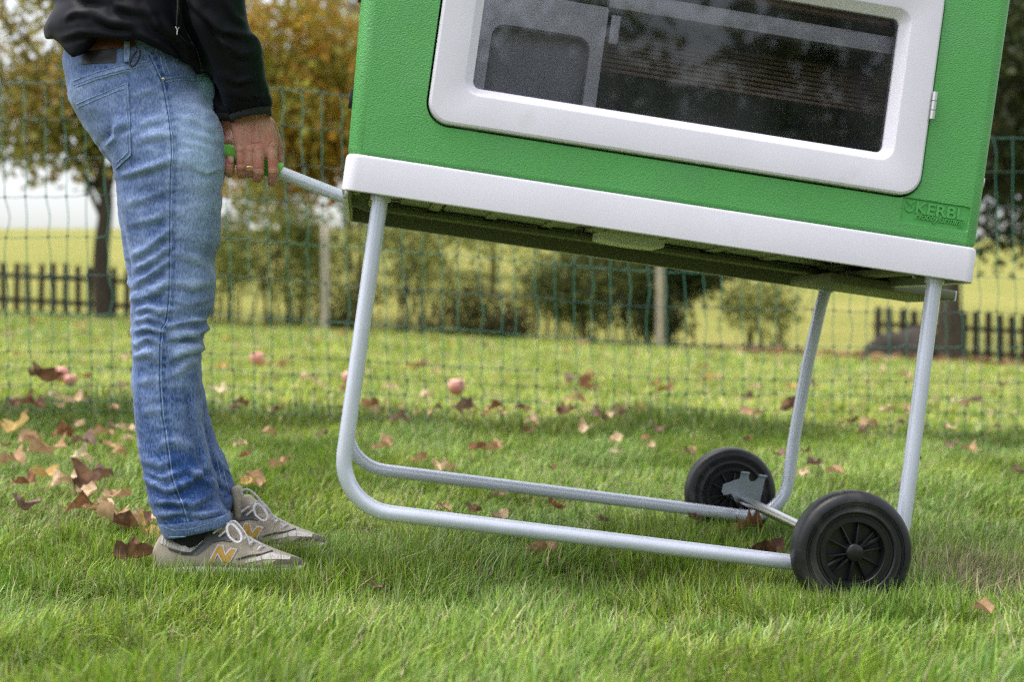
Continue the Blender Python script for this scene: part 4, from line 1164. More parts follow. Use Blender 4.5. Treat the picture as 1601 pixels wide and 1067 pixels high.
def patch(name, bvh, poly, mat, parent, off=0.0012, grid=3.0, smooth=True, back=0.004):
    """a thin cut-out following a surface, with turned-in edges"""
    poly = np.asarray(poly, float); dense = []
    for i in range(len(poly)):
        a, b = poly[i], poly[(i + 1) % len(poly)]; m_ = max(1, int(np.linalg.norm(b - a) / grid))
        dense += [a + (b - a) * k / m_ for k in range(m_)]
    dense = np.array(dense)
    inner = []
    x0, y0 = dense.min(0); x1, y1 = dense.max(0)
    from mathutils.geometry import delaunay_2d_cdt
    for gx in np.arange(x0 + grid / 2, x1, grid):
        for gy in np.arange(y0 + grid / 2, y1, grid): inner.append((gx, gy))
    inner = np.array(inner) if inner else np.zeros((0, 2))
    def inside(p):
        c = False; j = len(poly) - 1
        for i in range(len(poly)):
            if (poly[i, 1] > p[1]) != (poly[j, 1] > p[1]) and p[0] < (poly[j, 0] - poly[i, 0]) * (p[1] - poly[i, 1]) / (poly[j, 1] - poly[i, 1]) + poly[i, 0]: c = not c
            j = i
        return c
    inner = np.array([p for p in inner if inside(p) and np.min(np.hypot(*(dense - p).T)) > grid * 0.45]).reshape(-1, 2)
    allp = np.vstack([dense, inner]) if len(inner) else dense
    nd = len(dense)
    res = delaunay_2d_cdt([Vector(q) for q in allp], [(i, (i + 1) % nd) for i in range(nd)], [], 1, 1e-4)
    vo = [np.array(q) for q in res[0]]; fc = [tuple(t) for t in res[2]]
    q = [onto(bvh, a, b, off) for a, b in vo]
    ok = [w is not None for w in q]
    last = next(w for w in q if w is not None)
    q = [w if w is not None else last for w in q]
    fc = [t for t in fc if all(ok[i] for i in t) and max(np.linalg.norm(q[t[0]] - q[t[1]]), np.linalg.norm(q[t[1]] - q[t[2]]), np.linalg.norm(q[t[2]] - q[t[0]])) < 0.03]
    V = np.array(q); n_ = len(V)
    cen = V + (V - CAM0) / np.linalg.norm(V - CAM0, axis=1)[:, None] * back
    cnt = {}
    for t in fc:
        for i in range(3):
            e_ = (t[i], t[(i + 1) % 3]); cnt[e_] = 1
    wl = [(a, b, b + n_, a + n_) for (a, b) in cnt if (b, a) not in cnt]
    return pmk(name, np.vstack([V, cen]), fc + wl, mat, parent, smooth=smooth, auto=40)

# seams, pockets, waistband
seam_line('side_seam', BV, seam, 0.0008, M['denim_seam'], jeans, 0.0002)
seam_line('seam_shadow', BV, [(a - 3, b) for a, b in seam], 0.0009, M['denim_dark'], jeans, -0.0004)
for ln, r_ in (([(115, 126), (150, 113), (194, 101), (234, 95)], 0.0013), ([(116, 133), (150, 120), (196, 108), (236, 101)], 0.0010), ([(117, 137), (150, 124), (196, 111)], 0.0011)):
    seam_line('yoke_seam', BV, ln, r_, M['denim_seam'], jeans)
pocket = [(121, 161), (160, 145), (201, 129), (204, 182), (206, 243), (182, 265), (176, 250), (160, 228), (141, 198)]
pk = patch('back_pocket', BV, pocket, M['denim'], jeans, 0.0016, 4.0)
pkc = np.full((len(pk.data.vertices), 4), 0.46, np.float32); pk.data.color_attributes.new('Col', 'FLOAT_COLOR', 'POINT').data.foreach_set('color', pkc.ravel())
for ln in ([(121, 162), (160, 146), (200, 130), (203, 182), (205, 242), (183, 263)], [(122, 168), (160, 152), (196, 138)], [(196, 138), (199, 182), (201, 238), (184, 254)]):
    seam_line('pocket_stitch', BV, ln, 0.0011, M['denim_seam'], pk, 0.0018)
seam_line('pocket_arc', BV, [(168, 205), (174, 212), (184, 215), (194, 211), (200, 202)], 0.0008, M['denim_dark'], pk, 0.0019)
for ln in ([(256, 123), (285, 119), (322, 121)], [(258, 128), (285, 124), (326, 126)]):
    seam_line('front_pocket_seam', BV, ln, 0.0013, M['denim_seam'], jeans)
seam_line('coin_pocket_seam', BV, [(250, 84), (253, 100), (259, 118)], 0.0011, M['denim_seam'], jeans)
seam_line('coin_pocket_seam', BV, [(256, 84), (260, 100), (266, 117)], 0.0009, M['denim_seam'], jeans)
hit = onto(BV, 255, 123, 0.0)
pmk('rivet', *tube([hit, hit + np.array([0, -0.0025, 0])], 0.0042, 14), M['zinc'], jeans)
patch('belt', BV, [(120, 60), (160, 58), (210, 58), (212, 74), (160, 78), (121, 83)], M['belt'], person, 0.004, 4.0)
patch('leather_patch', BV, [(130, 79), (183, 77), (181, 98), (150, 99), (129, 101)], M['patch'], jeans, 0.0022, 4.0)
patch('belt_loop', BV, [(195, 66), (204, 67), (203, 100), (195, 100)], M['denim_seam'], jeans, 0.0062, 3.0)
# hems
def hem(rings, yc, mat):
    V, f = ring_loft(rings, 40, 2, 2.3, cap=False)
    return V, f
hr = [R2((252, 815), (355, 803), YN, .0630), R2((256, 827), (357, 811), YN, .0600), R2((263, 839), (357, 819), YN, .0565)]
V, f = hem(hr, YN, None)
hm = pmk('hem', V, f, M['denim'], jeans)
c_ = np.full((len(V), 4), 0.26, np.float32); hm.data.color_attributes.new('Col', 'FLOAT_COLOR', 'POINT').data.foreach_set('color', c_.ravel())
hm.modifiers.new('s', 'SOLIDIFY').thickness = 0.0035
HB = BVHTree.FromPolygons([tuple(q) for q in V], [tuple(q) for q in f])
seam_line('hem_stitch', HB, [(254, 822), (275, 829), (300, 827), (330, 817), (352, 806)], 0.0011, M['denim_seam'], hm, 0.003)
seam_line('hem_stitch', HB, [(266, 839), (300, 838), (330, 829), (356, 817)], 0.0014, M['denim_seam'], hm, 0.003)
hr = [R2((277, 787), (366, 773), YF, .060), R2((283, 797), (366, 785), YF, .056), R2((290, 807), (361, 797), YF, .0505)]
V, f = hem(hr, YF, None)
hm2 = pmk('hem', V, f, M['denim'], jeans)
hm2.data.color_attributes.new('Col', 'FLOAT_COLOR', 'POINT').data.foreach_set('color', np.full((len(V), 4), 0.24, np.float32).ravel())
hm2.modifiers.new('s', 'SOLIDIFY').thickness = 0.0035
for ln in ([(343, 700), (348, 730), (352, 750), (358, 770)], [(338, 716), (343, 740), (347, 760)], [(352, 732), (361, 742), (366, 760)]):
    seam_line('far_leg_stitch', BV, ln, 0.0011, M['denim_seam'], jeans, 0.0005)

# ---- jacket
def hem_y(x): return float(np.interp(x, [84, 92, 104, 116, 120, 125, 160, 205, 250, 300, 335, 360], [60, 76, 89, 92, 86, 62, 57, 61, 83, 106, 126, 150]))
mb = MB()
tr_rings = [R2((150, -560), (300, -560), 2.5, 0.09), R2((110, -500), (330, -500), 2.5, 0.19), R2((95, -400), (345, -400), 2.5, 0.215), R2((95, -250), (350, -250), 2.5, 0.205), R2((98, -120), (352, -120), 2.5, 0.20), R2((95, -40), (352, -40), 2.5, 0.20),
            R2((97, 5), (350, 5), 2.5, 0.20), R2((100, 20), (350, 30), 2.5, 0.198), R2((104, 28), (350, 50), 2.5, 0.200), R2((93, 50), (350, 75), 2.5, 0.205), R2((86, 62), (350, 95), 2.5, 0.203)]
V, fs = ring_loft(tr_rings, 72, 3, 2.4, cap=False)
nr = 72; last = V[-nr:].copy(); low = []
for q in last:
    xx = CX + F * q[0] / q[1]
    xs_ = np.clip(xx, 84, 352)
    near_side = q[1] < 2.5
    yy = hem_y(xs_) if near_side else float(np.interp(xs_, [84, 100, 120, 350], [63, 82, 92, 140]))
    z = CAMH + (YH - yy) * q[1] / F
    low.append([q[0] * 0.992 - 0.004, 2.5 + (q[1] - 2.5) * 0.96, min(z, q[2] - 0.003) if xx < 122 or xx > 225 else z])
low = np.array(low); k0 = len(V)
V = np.vstack([V, low, V[:1] * 0 + low.mean(0) + [0, 0, 0.06]])
m_ = k0 // nr
for k in range(nr):
    k2 = (k + 1) % nr
    fs.append((k0 - nr + k, k0 - nr + k2, k0 + k2, k0 + k)); fs.append((k0 + k, k0 + k2, k0 + nr))
fs.append(tuple(range(nr - 1, -1, -1)))
mb.add(V, fs)
sl = [((205, -470), (320, -430), 2.36, .075), ((222, -330), (338, -320), 2.31, .070), ((252, -190), (360, -185), 2.285, .064), ((276, -60), (376, -55), 2.285, .060), ((290, -5), (381, -5), 2.30, .058), ((300, 38), (389, 44), 2.315, .058), ((310, 70), (405, 62), 2.33, .060), ((322, 98), (411, 88), 2.345, .060), ((334, 126), (415, 114), 2.36, .058), ((344, 150), (421, 138), 2.375, .054), ((352, 168), (424, 153), 2.387, .048), ((360, 178), (423, 163), 2.394, .036), ((363, 186), (422, 172), 2.397, .030)]
mb.add(*ring_loft([R2(a, b, Y_, c) for a, b, Y_, c in sl], 40, 4, 2.2))
sr = [((205, -470), (320, -430), 2.64, .075), ((240, -320), (340, -320), 2.69, .068), ((275, -180), (365, -180), 2.70, .060), ((300, -50), (375, -50), 2.66, .055), ((315, 50), (380, 50), 2.58, .052), ((325, 110), (378, 110), 2.53, .048), ((330, 160), (372, 160), 2.495, .040), ((332, 186), (366, 186), 2.475, .032)]
mb.add(*ring_loft([R2(a, b, Y_, c) for a, b, Y_, c in sr], 32, 4, 2.2))
kv, kf = remesh(mb, 0.0052)
kv = relax(kv, kf, 2, 0.5)
JK = [([(298, 0), (318, 22), (345, 46), (390, 58)], 0.008, 9), ([(100, 28), (118, 20), (140, 22)], 0.004, 7), ([(150, 22), (172, 36), (205, 40)], 0.007, 9), ([(90, 60), (130, 50), (190, 56), (232, 56)], 0.005, 8), ([(205, 38), (225, 58), (262, 72), (288, 92)], 0.007, 9), ([(228, 8), (245, 40), (280, 66), (300, 85)], 0.006, 9), ([(255, 30), (285, 70), (300, 100)], 0.006, 8),
      ([(330, 20), (352, 70), (372, 110)], 0.006, 10), ([(345, 60), (375, 85), (405, 82)], 0.006, 9), ([(340, 110), (370, 128), (405, 120)], 0.006, 8), ([(350, 140), (380, 152), (416, 142)], 0.005, 7), ([(170, -30), (185, 10), (230, 20)], 0.006, 10), ([(110, -30), (130, -5), (165, 0)], 0.006, 9), ([(300, 60), (312, 90), (325, 130), (345, 165)], -0.007, 8), ([(282, 0), (292, 40), (308, 75), (330, 118)], -0.009, 8), ([(355, 0), (365, 25), (384, 40)], 0.005, 8)]
kv, hi = fold(kv, kf, [(l_, a_ * 1.25, w_ * 0.75) for l_, a_, w_ in JK], facing=-0.4)
nrm = vnormals(kv, kf)
kv = kv + nrm * (vnoise(kv, (7, 7, 14), 2.7) * 0.003 + vnoise(kv, (30, 30, 50), 9.2) * 0.0006)[:, None]
# elastic gathers above the cuff
px, py = pix(kv)
cu_l = [(352, 168), (424, 153)]
d, sg, al = seg_dist(px, py, [(356, 180), (423, 163)])
w = np.exp(-(d / 11.0) ** 2) * (kv[:, 1] < 2.47)
kv = kv + nrm * (w * 0.0028 * np.sin(al * 46))[:, None]
jacket = pmk('jacket', kv, kf, M['jacket'])
KB = BVHTree.FromPolygons([tuple(q) for q in kv], [tuple(int(i) for i in q) for q in kf])
seam_line('zip', KB, [(277, 0), (278, 14), (277, 30), (276, 42)], 0.0022, M['patch'], jacket, 0.0008)
seam_line('zip_pull', KB, [(273, 42), (276, 47), (276, 55)], 0.0012, M['lace'], jacket, 0.002, 2.0)
seam_line('zip_pull', KB, [(280, 42), (277, 46), (275, 47)], 0.0010, M['lace'], jacket, 0.002, 2.0)
Yc = 2.33
pmk('drawcord', *tube([P(214, 80, Yc), P(208, 88, Yc - .005), P(203, 98, Yc - .006), P(207, 104, Yc - .006), P(214, 98, Yc - .005), P(219, 86, Yc), P(219, 78, Yc)], 0.0017, 8, 5), M['patch'], jacket)
V, f = ring_loft([R2((361, 181), (421, 167), 2.396, .031), R2((364, 191), (421.5, 179), 2.398, .0285)], 36, 4, 2.2, cap=False)
th = np.arctan2(V[:, 1] - 2.397, V[:, 0] - V[:, 0].mean()); V[:, 1] += 0.0006 * np.sin(40 * th)
o = pmk('knit_cuff', V, f, M['knit'], jacket); o.modifiers.new('s', 'SOLIDIFY').thickness = 0.003
V, f = ring_loft([R2((333, 180), (366, 180), 2.474, .031), R2((335, 192), (366, 192), 2.473, .028)], 30, 3, 2.2, cap=False)
o = pmk('knit_cuff', V, f, M['knit'], jacket); o.modifiers.new('s', 'SOLIDIFY').thickness = 0.003

# ---- body (one mesh): head, neck, arms and the two gripping hands
hd = MB()
ax_c = cw(*HPTS[1])                                  # grip axis near the hands
def hand_pt(x, y, Y): return P(x, y, Y)
GY = float(cw(*hp(405, 258))[1])                     # depth of the grip axis
D = GY - 2.428
def q_(x, y, Y): return P(x, y, Y + D)
hand = MB()
hand.add(*ring_loft([(q_(357, 168, 2.400), q_(416, 156, 2.400), .024), (q_(362, 186, 2.404), q_(420, 175, 2.404), .0225), (q_(363, 200, 2.402), q_(427.5, 194, 2.402), .0195), (q_(364, 214, 2.400), q_(433, 210, 2.400), .0165), (q_(366, 226, 2.399), q_(434, 226, 2.399), .0140), (q_(368, 238, 2.400), q_(433, 240, 2.400), .0115), (q_(371, 246, 2.402), q_(431, 248, 2.402), .009)], 32, 4, 2.6))
FIN = {
    'index': ([(424, 226, 2.397), (426, 246, 2.394), (427.5, 266, 2.399), (427, 279, 2.411), (425, 285, 2.428), (424, 277, 2.446)], [.0108, .0100, .0098, .0096, .0090, .0078]),
    'middle': ([(406, 230, 2.394), (405.5, 250, 2.391), (405, 268, 2.397), (404, 277, 2.411), (403, 279, 2.428), (403, 270, 2.446)], [.0108, .0100, .0098, .0094, .0088, .0076]),
    'ring': ([(391, 231, 2.394), (390.5, 249, 2.392), (390.5, 262, 2.397), (390, 270.5, 2.411), (389, 272, 2.428), (389, 264, 2.446)], [.0100, .0092, .0092, .0088, .0082, .0072]),
    'little': ([(376, 231, 2.397), (376.5, 248, 2.395), (377, 260, 2.399), (377.5, 271, 2.409), (378, 274, 2.427), (378, 264, 2.443)], [.0094, .0084, .0085, .0082, .0076, .0066])}
for nm, (pt, rr) in FIN.items():
    hand.add(*limb([q_(*a) for a in pt], [r_ * (0.97, 0.93, 0.95, 0.95, 0.95, 0.95)[i_] for i_, r_ in enumerate(rr)], 14, 5))
    hand.add(*sphere(q_(pt[0][0], pt[0][1] + 2, pt[0][2] - 0.0045), (0.0088, 0.0070, 0.0085), 8))      # knuckle
    hand.add(*sphere(q_(pt[2][0], pt[2][1] + 1, pt[2][2] - 0.0018), (rr[2] * 1.04, rr[2] * 0.95, 0.0078), 8))
hand.add(*limb([q_(418, 196, 2.420), q_(430, 222, 2.438), q_(435, 240, 2.448), q_(437.5, 251, 2.448)], [.0165, .0125, .0105, .0080], 14, 5))
hv, hf = remesh(hand, 0.00115)
hv = relax(hv, hf, 2, 0.5)
HL = [([(376, 226), (378, 205), (384, 190)], 0.0010, 3), ([(391, 226), (392, 205), (393, 190)], 0.0012, 3), ([(406, 224), (403, 205), (401, 190)], 0.0013, 3), ([(424, 221), (415, 204), (408, 190)], 0.0012, 3),
      ([(384, 222), (385, 210), (388, 200)], -0.0008, 3), ([(398, 224), (397, 212), (397, 200)], -0.0010, 3), ([(415, 222), (409, 210), (405, 198)], -0.0010, 3), ([(391, 219), (395, 223), (398, 222), (402, 222)], 0.0012, 1.4), ([(403, 222), (408, 220)], 0.0010, 1.4), ([(418, 228), (421, 222), (424, 219)], 0.0014, 1.4), ([(380, 200), (390, 206), (397, 214)], 0.0008, 1.6),
      ([(420, 268), (434, 268)], -0.0009, 1.3), ([(421, 272), (434, 272)], -0.0007, 1.2), ([(398, 264), (412, 264)], -0.0008, 1.3), ([(384, 259), (397, 259)], -0.0007, 1.2), ([(371, 257), (384, 257)], -0.0008, 1.2), ([(371, 260), (384, 260)], -0.0007, 1.1)]
hv, _ = fold(hv, hf, HL, facing=0.1)
hv = relax(hv, hf, 1, 0.25)
# far hand: palm towards the camera, fingers coming up the near side of the grip
h2 = MB()
h2.add(*ring_loft([(q_(334, 170, 2.474), q_(362, 168, 2.474), .027), (q_(335, 190, 2.473), q_(365, 188, 2.473), .026), (q_(328, 208, 2.470), q_(366, 206, 2.470), .020), (q_(316, 222, 2.466), q_(367, 224, 2.466), .016), (q_(314, 236, 2.464), q_(367, 238, 2.464), .013), (q_(316, 248, 2.463), q_(366, 250, 2.463), .010)], 28, 4, 2.5))
for k in range(4):
    ox, oy = -16.0 * k, -6.2 * k
    pt = [(360, 238, 2.463), (360, 256, 2.458), (359.5, 267, 2.444), (359, 270, 2.424), (359, 264, 2.406), (360.5, 250, 2.4025)]
    h2.add(*limb([q_(a + ox, b + oy, c) for a, b, c in pt], [.0098, .0096, .0096, .0096, .0094, .0084], 12, 5))
h2.add(*limb([q_(350, 205, 2.462), q_(356, 220, 2.440), q_(352, 222, 2.420)], [.0135, .0110, .0085], 12, 4))
h2v, h2f = remesh(h2, 0.0018)
h2v = relax(h2v, h2f, 3, 0.5)
# arms, torso, neck, head, ankles inside the clothes
bd = MB()
bd.add(*limb([P(265, -400, 2.37), P(325, -60, 2.295), P(388, 165, 2.40)], [.05, .045, .026], 12, 5))
bd.add(*limb([P(265, -400, 2.63), P(335, -60, 2.66), P(350, 175, 2.475)], [.045, .035, .017], 12, 5))
bd.add(*ring_loft([R2((170, -700), (285, -700), 2.5, .06), R2((165, -560), (290, -560), 2.5, .075), R2((120, -480), (325, -480), 2.5, .16), R2((110, -300), (338, -300), 2.5, .18), R2((115, -50), (338, -50), 2.5, .165), R2((130, 90), (325, 90), 2.5, .14)], 32, 4))
bd.add(*ring_loft([R2((200, -975), (285, -975), 2.5, .035), R2((160, -955), (318, -955), 2.5, .062), R2((138, -900), (330, -900), 2.5, .075), R2((140, -840), (334, -840), 2.5, .077), R2((160, -790), (338, -790), 2.5, .072), R2((195, -745), (334, -745), 2.5, .060), R2((215, -712), (322, -712), 2.5, .040)], 32, 4))
bd.add(*limb([P(330, -850, 2.5), P(350, -810, 2.5), P(338, -800, 2.5)], [.008, .014, .010], 10, 3))          # nose
bd.add(*sphere(P(228, -835, 2.42), (.022, .010, .032), 8)); bd.add(*sphere(P(228, -835, 2.58), (.022, .010, .032), 8))
bd.add(*limb([P(300, 800, YN), P(303, 830, YN), P(303, 862, YN)], [.020, .022, .020], 12, 4))
bd.add(*limb([P(326, 780, YF), P(330, 808, YF), P(328, 836, YF)], [.020, .022, .020], 12, 4))
bv, bf = remesh(bd, 0.009); bv = relax(bv, bf, 2, 0.5)
body_v = np.vstack([hv, h2v, bv]); body_f = np.vstack([hf, h2f + len(hv), bf + len(hv) + len(h2v)])
pbody = pmk('body', body_v, body_f, M['skin'])
# nail, ring, hair
V, f = sphere(q_(361, 249.5, 2.3938), (0.0056, 0.0016, 0.0068), 8)
pmk('fingernail', V, f, M['nail'], pbody)
rc = q_(390.5, 262, 2.397)
pmk('finger_ring', *tube([rc + np.array([0.0100 * math.cos(a), 0.0102 * math.sin(a), 0.0008 * math.cos(a)]) for a in np.linspace(0, 2 * math.pi, 29)], 0.0011, 8, 1, False, flat=1.8, up=(0, 0, 1)), M['gold'], pbody)
V, f = ring_loft([R2((195, -985), (280, -985), 2.5, .045), R2((150, -960), (312, -962), 2.5, .070), R2((130, -905), (322, -915), 2.5, .081), R2((130, -850), (262, -850), 2.5, .082), R2((152, -790), (222, -800), 2.5, .076), R2((172, -750), (212, -760), 2.5, .06)], 32, 4)
pmk('hair', V, f, material('brown_hair', (0.05, 0.03, 0.018), 0.6, var=0.3, vscale=60))

# ---- socks and shoes
SY = 2.414
sk = pmk('sock', *limb([P(290, 800, YN), P(300, 835, YN), P(300, 858, YN)], [.046, .040, .030], 16, 4), M['sock'])
pmk('sock', *limb([P(328, 780, YF), P(334, 810, YF), P(328, 836, YF)], [.042, .036, .028], 16, 4), M['sock'])

def shoe_body():
    st = [(241, 868, 880, .010), (244, 857, 884, .026), (249, 846, 887, .034), (256, 834, 888, .0365), (264, 833, 889, .0375), (274, 842, 889, .038), (288, 846, 889, .038), (303, 842, 889, .038), (318, 831, 889, .0385), (332, 824, 889, .040), (350, 821, 889, .043), (368, 826, 889, .0455), (382, 836, 889, .047), (396, 845, 889, .048), (412, 853.5, 889, .0475), (428, 861, 889, .046), (444, 867, 888, .042), (458, 872, 887, .035), (468, 876, 886, .026), (475, 881, 884, .012)]
    st = catmull(np.array(st, float), 3); rings = []; n = 36
    for x, yt, yb, w in st:
        zt = P(x, yt, SY)[2]; zb = P(x, yb, SY)[2]; X = P(x, yt, SY)[0]; rr = []
        for k in range(n):
            a = 2 * math.pi * k / n
            c_, s_ = math.cos(a), math.sin(a)
            q = min(1.0, max(0.0, (x - 305) / 40.0)); e1 = 0.42 + 0.33 * q; e2 = 0.42 + 0.43 * q
            yy = w * (abs(c_) ** e1) * (1 if c_ > 0 else -1); h = (zt - zb)
            zz = zb + h * 0.42 + (h * 0.58 * (abs(s_) ** e2) if s_ > 0 else -h * 0.42 * (abs(s_) ** 0.6))
            tw = 1.0 - 0.38 * max(0, (zz - zb) / 0.055 - 0.35) if x > 300 else 1.0 - 0.10 * max(0, (zz - zb) / 0.06 - 0.3)
            rr.append((X, SY + yy * max(tw, 0.45), zz))
        rings.append(rr)
    return loops_to_mesh(rings, True, True)
sv, sf = shoe_body()
shoe = pmk('shoe', sv, sf, M['suede'], auto=60)
fix_normals(shoe)
SB = BVHTree.FromPolygons([tuple(q) for q in sv], [tuple(q) for q in sf])
def cp(pts): return [(230 + a / 6.158, 740 + b / 6.158) for a, b in pts]
patch('heel_mesh', SB, cp([(150, 600), (188, 590), (240, 668), (330, 694), (450, 676), (535, 640), (540, 655), (480, 720), (420, 765), (340, 755), (215, 715), (130, 680)]), M['mesh'], shoe, 0.0016, 2.0)
for k in range(13):
    xk = 160 + k * 27
    yt = np.interp(xk, [150, 240, 330, 450, 540], [600, 650, 676, 660, 640]); yb2 = np.interp(xk, [150, 215, 340, 420, 480, 520], [680, 705, 748, 755, 715, 670])
    if yb2 - yt > 12: seam_line('mesh_rib', SB, cp([(xk, yt), (xk - 8, yb2)]), 0.0006, M['mesh'], shoe, 0.0022, 2.0)
patch('quarter_panel', SB, cp([(560, 600), (640, 560), (790, 575), (830, 640), (700, 655), (640, 672), (560, 740), (480, 800), (400, 800), (340, 790), (430, 765), (490, 720), (548, 650)]), M['shoe_grey'], shoe, 0.0014, 2.0)
patch('stripe', SB, cp([(205, 722), (340, 762), (420, 768), (470, 732), (520, 690), (530, 700), (480, 750), (425, 790), (335, 786), (215, 745)]), M['shoe_line'], shoe, 0.0026, 2.0)
for k in range(5):
    seam_line('panel_rib', SB, cp([(420 + k * 6, 792 - k * 18), (500 + k * 16, 730 - k * 14)]), 0.0005, M['shoe_line'], shoe, 0.0020, 2.0)
patch('toe_mesh', SB, cp([(1190, 770), (1280, 790), (1380, 812), (1370, 840), (1250, 838), (1120, 838), (940, 872), (960, 845), (1080, 805)]), M['mesh'], shoe, 0.0014, 2.0)
patch('toe_guard', SB, cp([(1380, 810), (1440, 822), (1505, 852), (1500, 885), (1300, 880), (1150, 890), (1250, 845), (1370, 845)]), M['toe'], shoe, 0.0018, 2.0)
seam_line('toe_stripe', SB, cp([(860, 835), (990, 800), (1100, 790), (1180, 765), (1200, 755)]), 0.0018, M['shoe_line'], shoe, 0.0012, 2.0)
seam_line('suede_edge', SB, cp([(640, 672), (720, 655), (800, 665), (860, 640)]), 0.0008, M['shoe_line'], shoe, 0.0012, 2.0)
NL = [(585, 868), (680, 694), (742, 700), (752, 768), (808, 722), (872, 738), (790, 880), (718, 890), (742, 838), (690, 880), (676, 880), (690, 800), (650, 868)]
NO = [(680, 692), (738, 698), (757, 780), (806, 722), (874, 738), (787, 884), (735, 880), (680, 790), (640, 872), (586, 866)]
patch('letter_border', SB, cp(NO), M['lace'], shoe, 0.0022, 1.5)
NI = [(690, 704), (728, 708), (752, 802), (812, 736), (856, 746), (780, 872), (740, 870), (682, 765), (632, 862), (602, 858)]
patch('letter_n', SB, cp(NI), M['gold_cloth'], shoe, 0.0030, 1.5)
# midsole
mv = []
for (dz, ex) in ((0.000, 0.0035), (0.012, 0.003)):
    pass
ms = [((239, 881), (474, 881.5), .047), ((238, 884), (477, 884), .049), ((238, 889), (477, 888), .049), ((241, 892), (473, 891), .047)]
V, f = ring_loft([(P(a[0], a[1], SY), P(b[0], b[1], SY), c) for a, b, c in ms], 48, 2, 3.0)
xx = (V[:, 0] - V[:, 0].min()) / np.ptp(V[:, 0]); V[:, 1] = SY + (V[:, 1] - SY) * np.interp(xx, [0, .15, .45, .7, 1], [.8, .82, .80, .98, 1.0])
pmk('midsole', V, f, M['sole'], shoe)
# laces
def lace(pts, r=0.0021):
    return pmk('lace', *tube([P(230 + a / 6.158, 740 + b / 6.158, Y_) for a, b, Y_ in pts], r, 8, 5, flat=0.55, up=(0, -1, 0)), M['lace'], shoe)
S0 = SY - 0.018
for (a, b, c, d_) in ((632, 585, 800, 495), (690, 615, 830, 535), (930, 640, 1010, 630), (985, 700, 1040, 655), (1060, 750, 1130, 705)):
    lace([(a, b, S0 - 0.014), ((a + c) / 2 - 5, (b + d_) / 2 - 12, S0 - 0.010), (c, d_, S0 + 0.010)])
lace([(790, 480, S0), (850, 470, S0 - .006), (930, 560, S0 - .014), (975, 640, S0 - .016), (990, 700, S0 - .018)])
lace([(800, 490, S0 - .01), (770, 530, S0 - .02), (790, 610, S0 - .026), (860, 668, S0 - .030), (905, 650, S0 - .028), (900, 590, S0 - .022), (850, 520, S0 - .014), (805, 490, S0 - .008)], 0.0026)
lace([(660, 520, S0), (720, 500, S0 - .004), (790, 490, S0 - .004)])
lace([(940, 610, S0 - .004), (1030, 655, S0 - .004), (1110, 700, S0 - .002)])
for k in range(2):
    h_ = onto(SB, 230 + (570 + k * 60) / 6.158, 740 + (612 - k * 20) / 6.158, 0.002)
    if h_ is not None: pmk('eyelet', *sphere(h_, 0.0022, 6), M['shoe_line'], shoe)
tongue = pmk('tongue', *ring_loft([R2((336, 806), (350, 806), SY, .018), R2((330, 812), (356, 812), SY, .024), R2((328, 822), (372, 824), SY, .026), R2((335, 834), (384, 838), SY, .024)], 24, 3), M['suede'], shoe)
# the other shoe: same make, one step further back
sh2 = copy_tree(shoe, person)
sh2.location = (0.012, 0.185, 0.010)
sh2.rotation_euler = (0, 0, 0)
# its standing loop of lace and tongue tip are in view
o = pmk('lace', *tube([P(*(230 + a / 6.158, 740 + b / 6.158), YF - .02) for a, b in ((905, 215), (920, 170), (980, 165), (1060, 230), (1120, 310), (1185, 380))], 0.0022, 8, 5, flat=0.55, up=(0, -1, 0)), M['lace'], person)
o.parent = sh2; o.location = (-0.012, -0.185, -0.010)
o = pmk('tongue_tip', *ring_loft([R2((364, 762), (374, 760), YF, .014), R2((362, 768), (378, 766), YF, .022), R2((366, 790), (381, 788), YF, .024), R2((368, 812), (384, 812), YF, .022)], 20, 3), M['suede'], person)
o.parent = sh2; o.location = (-0.012, -0.185, -0.010)
# ---------------------------------------------------------------- fallen leaves and apples
def leaf_mesh(kind, seed):
    r = np.random.default_rng(seed)
    nu, nv = 9, 5; V = []; Fc = []
    for i in range(nu):
        t = i / (nu - 1)
        w = math.sin(math.pi * min(1, t * 0.94 + 0.06)) ** 0.75 * 0.40
        if kind: w *= (1.0 + 0.45 * math.sin(t * 17 + seed)) * (0.75 + 0.5 * (t > 0.35))
        for j in range(nv):
            s = (j / (nv - 1) - 0.5) * 2
            x = (t - 0.5) + (0.08 * abs(s) if kind else 0.02 * s); y = s * w
            z = 0.55 * (s * s) * w * r.uniform(0.7, 1.5) + 0.55 * (t - 0.5) ** 2 * (1 if seed % 2 else -0.6) + r.normal(0, 0.025) + 0.18 * math.sin(5 * t + seed) * s
            V.append((x, y, z))
    for i in range(nu - 1):
        for j in range(nv - 1):
            a = i * nv + j; Fc.append((a, a + 1, a + nv + 1, a + nv))
    k = len(V); st, sf_ = tube([(-0.5, 0, V[2][2]), (-0.62, 0.01, 0.02), (-0.75, 0.04, 0.05)], [0.012, 0.009, 0.008], 5)
    V = np.vstack([np.array(V), st]); Fc += [tuple(i + k for i in q) for q in sf_]
    return V, Fc
LM = {}
LCOL = {'tan': ((0.47, 0.31, 0.18), (0.36, 0.21, 0.11)), 'pale': ((0.70, 0.53, 0.36), (0.42, 0.28, 0.15)), 'dark brown': ((0.10, 0.052, 0.032), (0.19, 0.10, 0.055)), 'rust': ((0.27, 0.13, 0.06), (0.16, 0.07, 0.035)),
        'yellow': ((0.52, 0.37, 0.13), (0.40, 0.25, 0.09)), 'grey brown': ((0.24, 0.155, 0.115), (0.15, 0.09, 0.07)), 'cream': ((0.66, 0.58, 0.38), (0.52, 0.42, 0.24))}
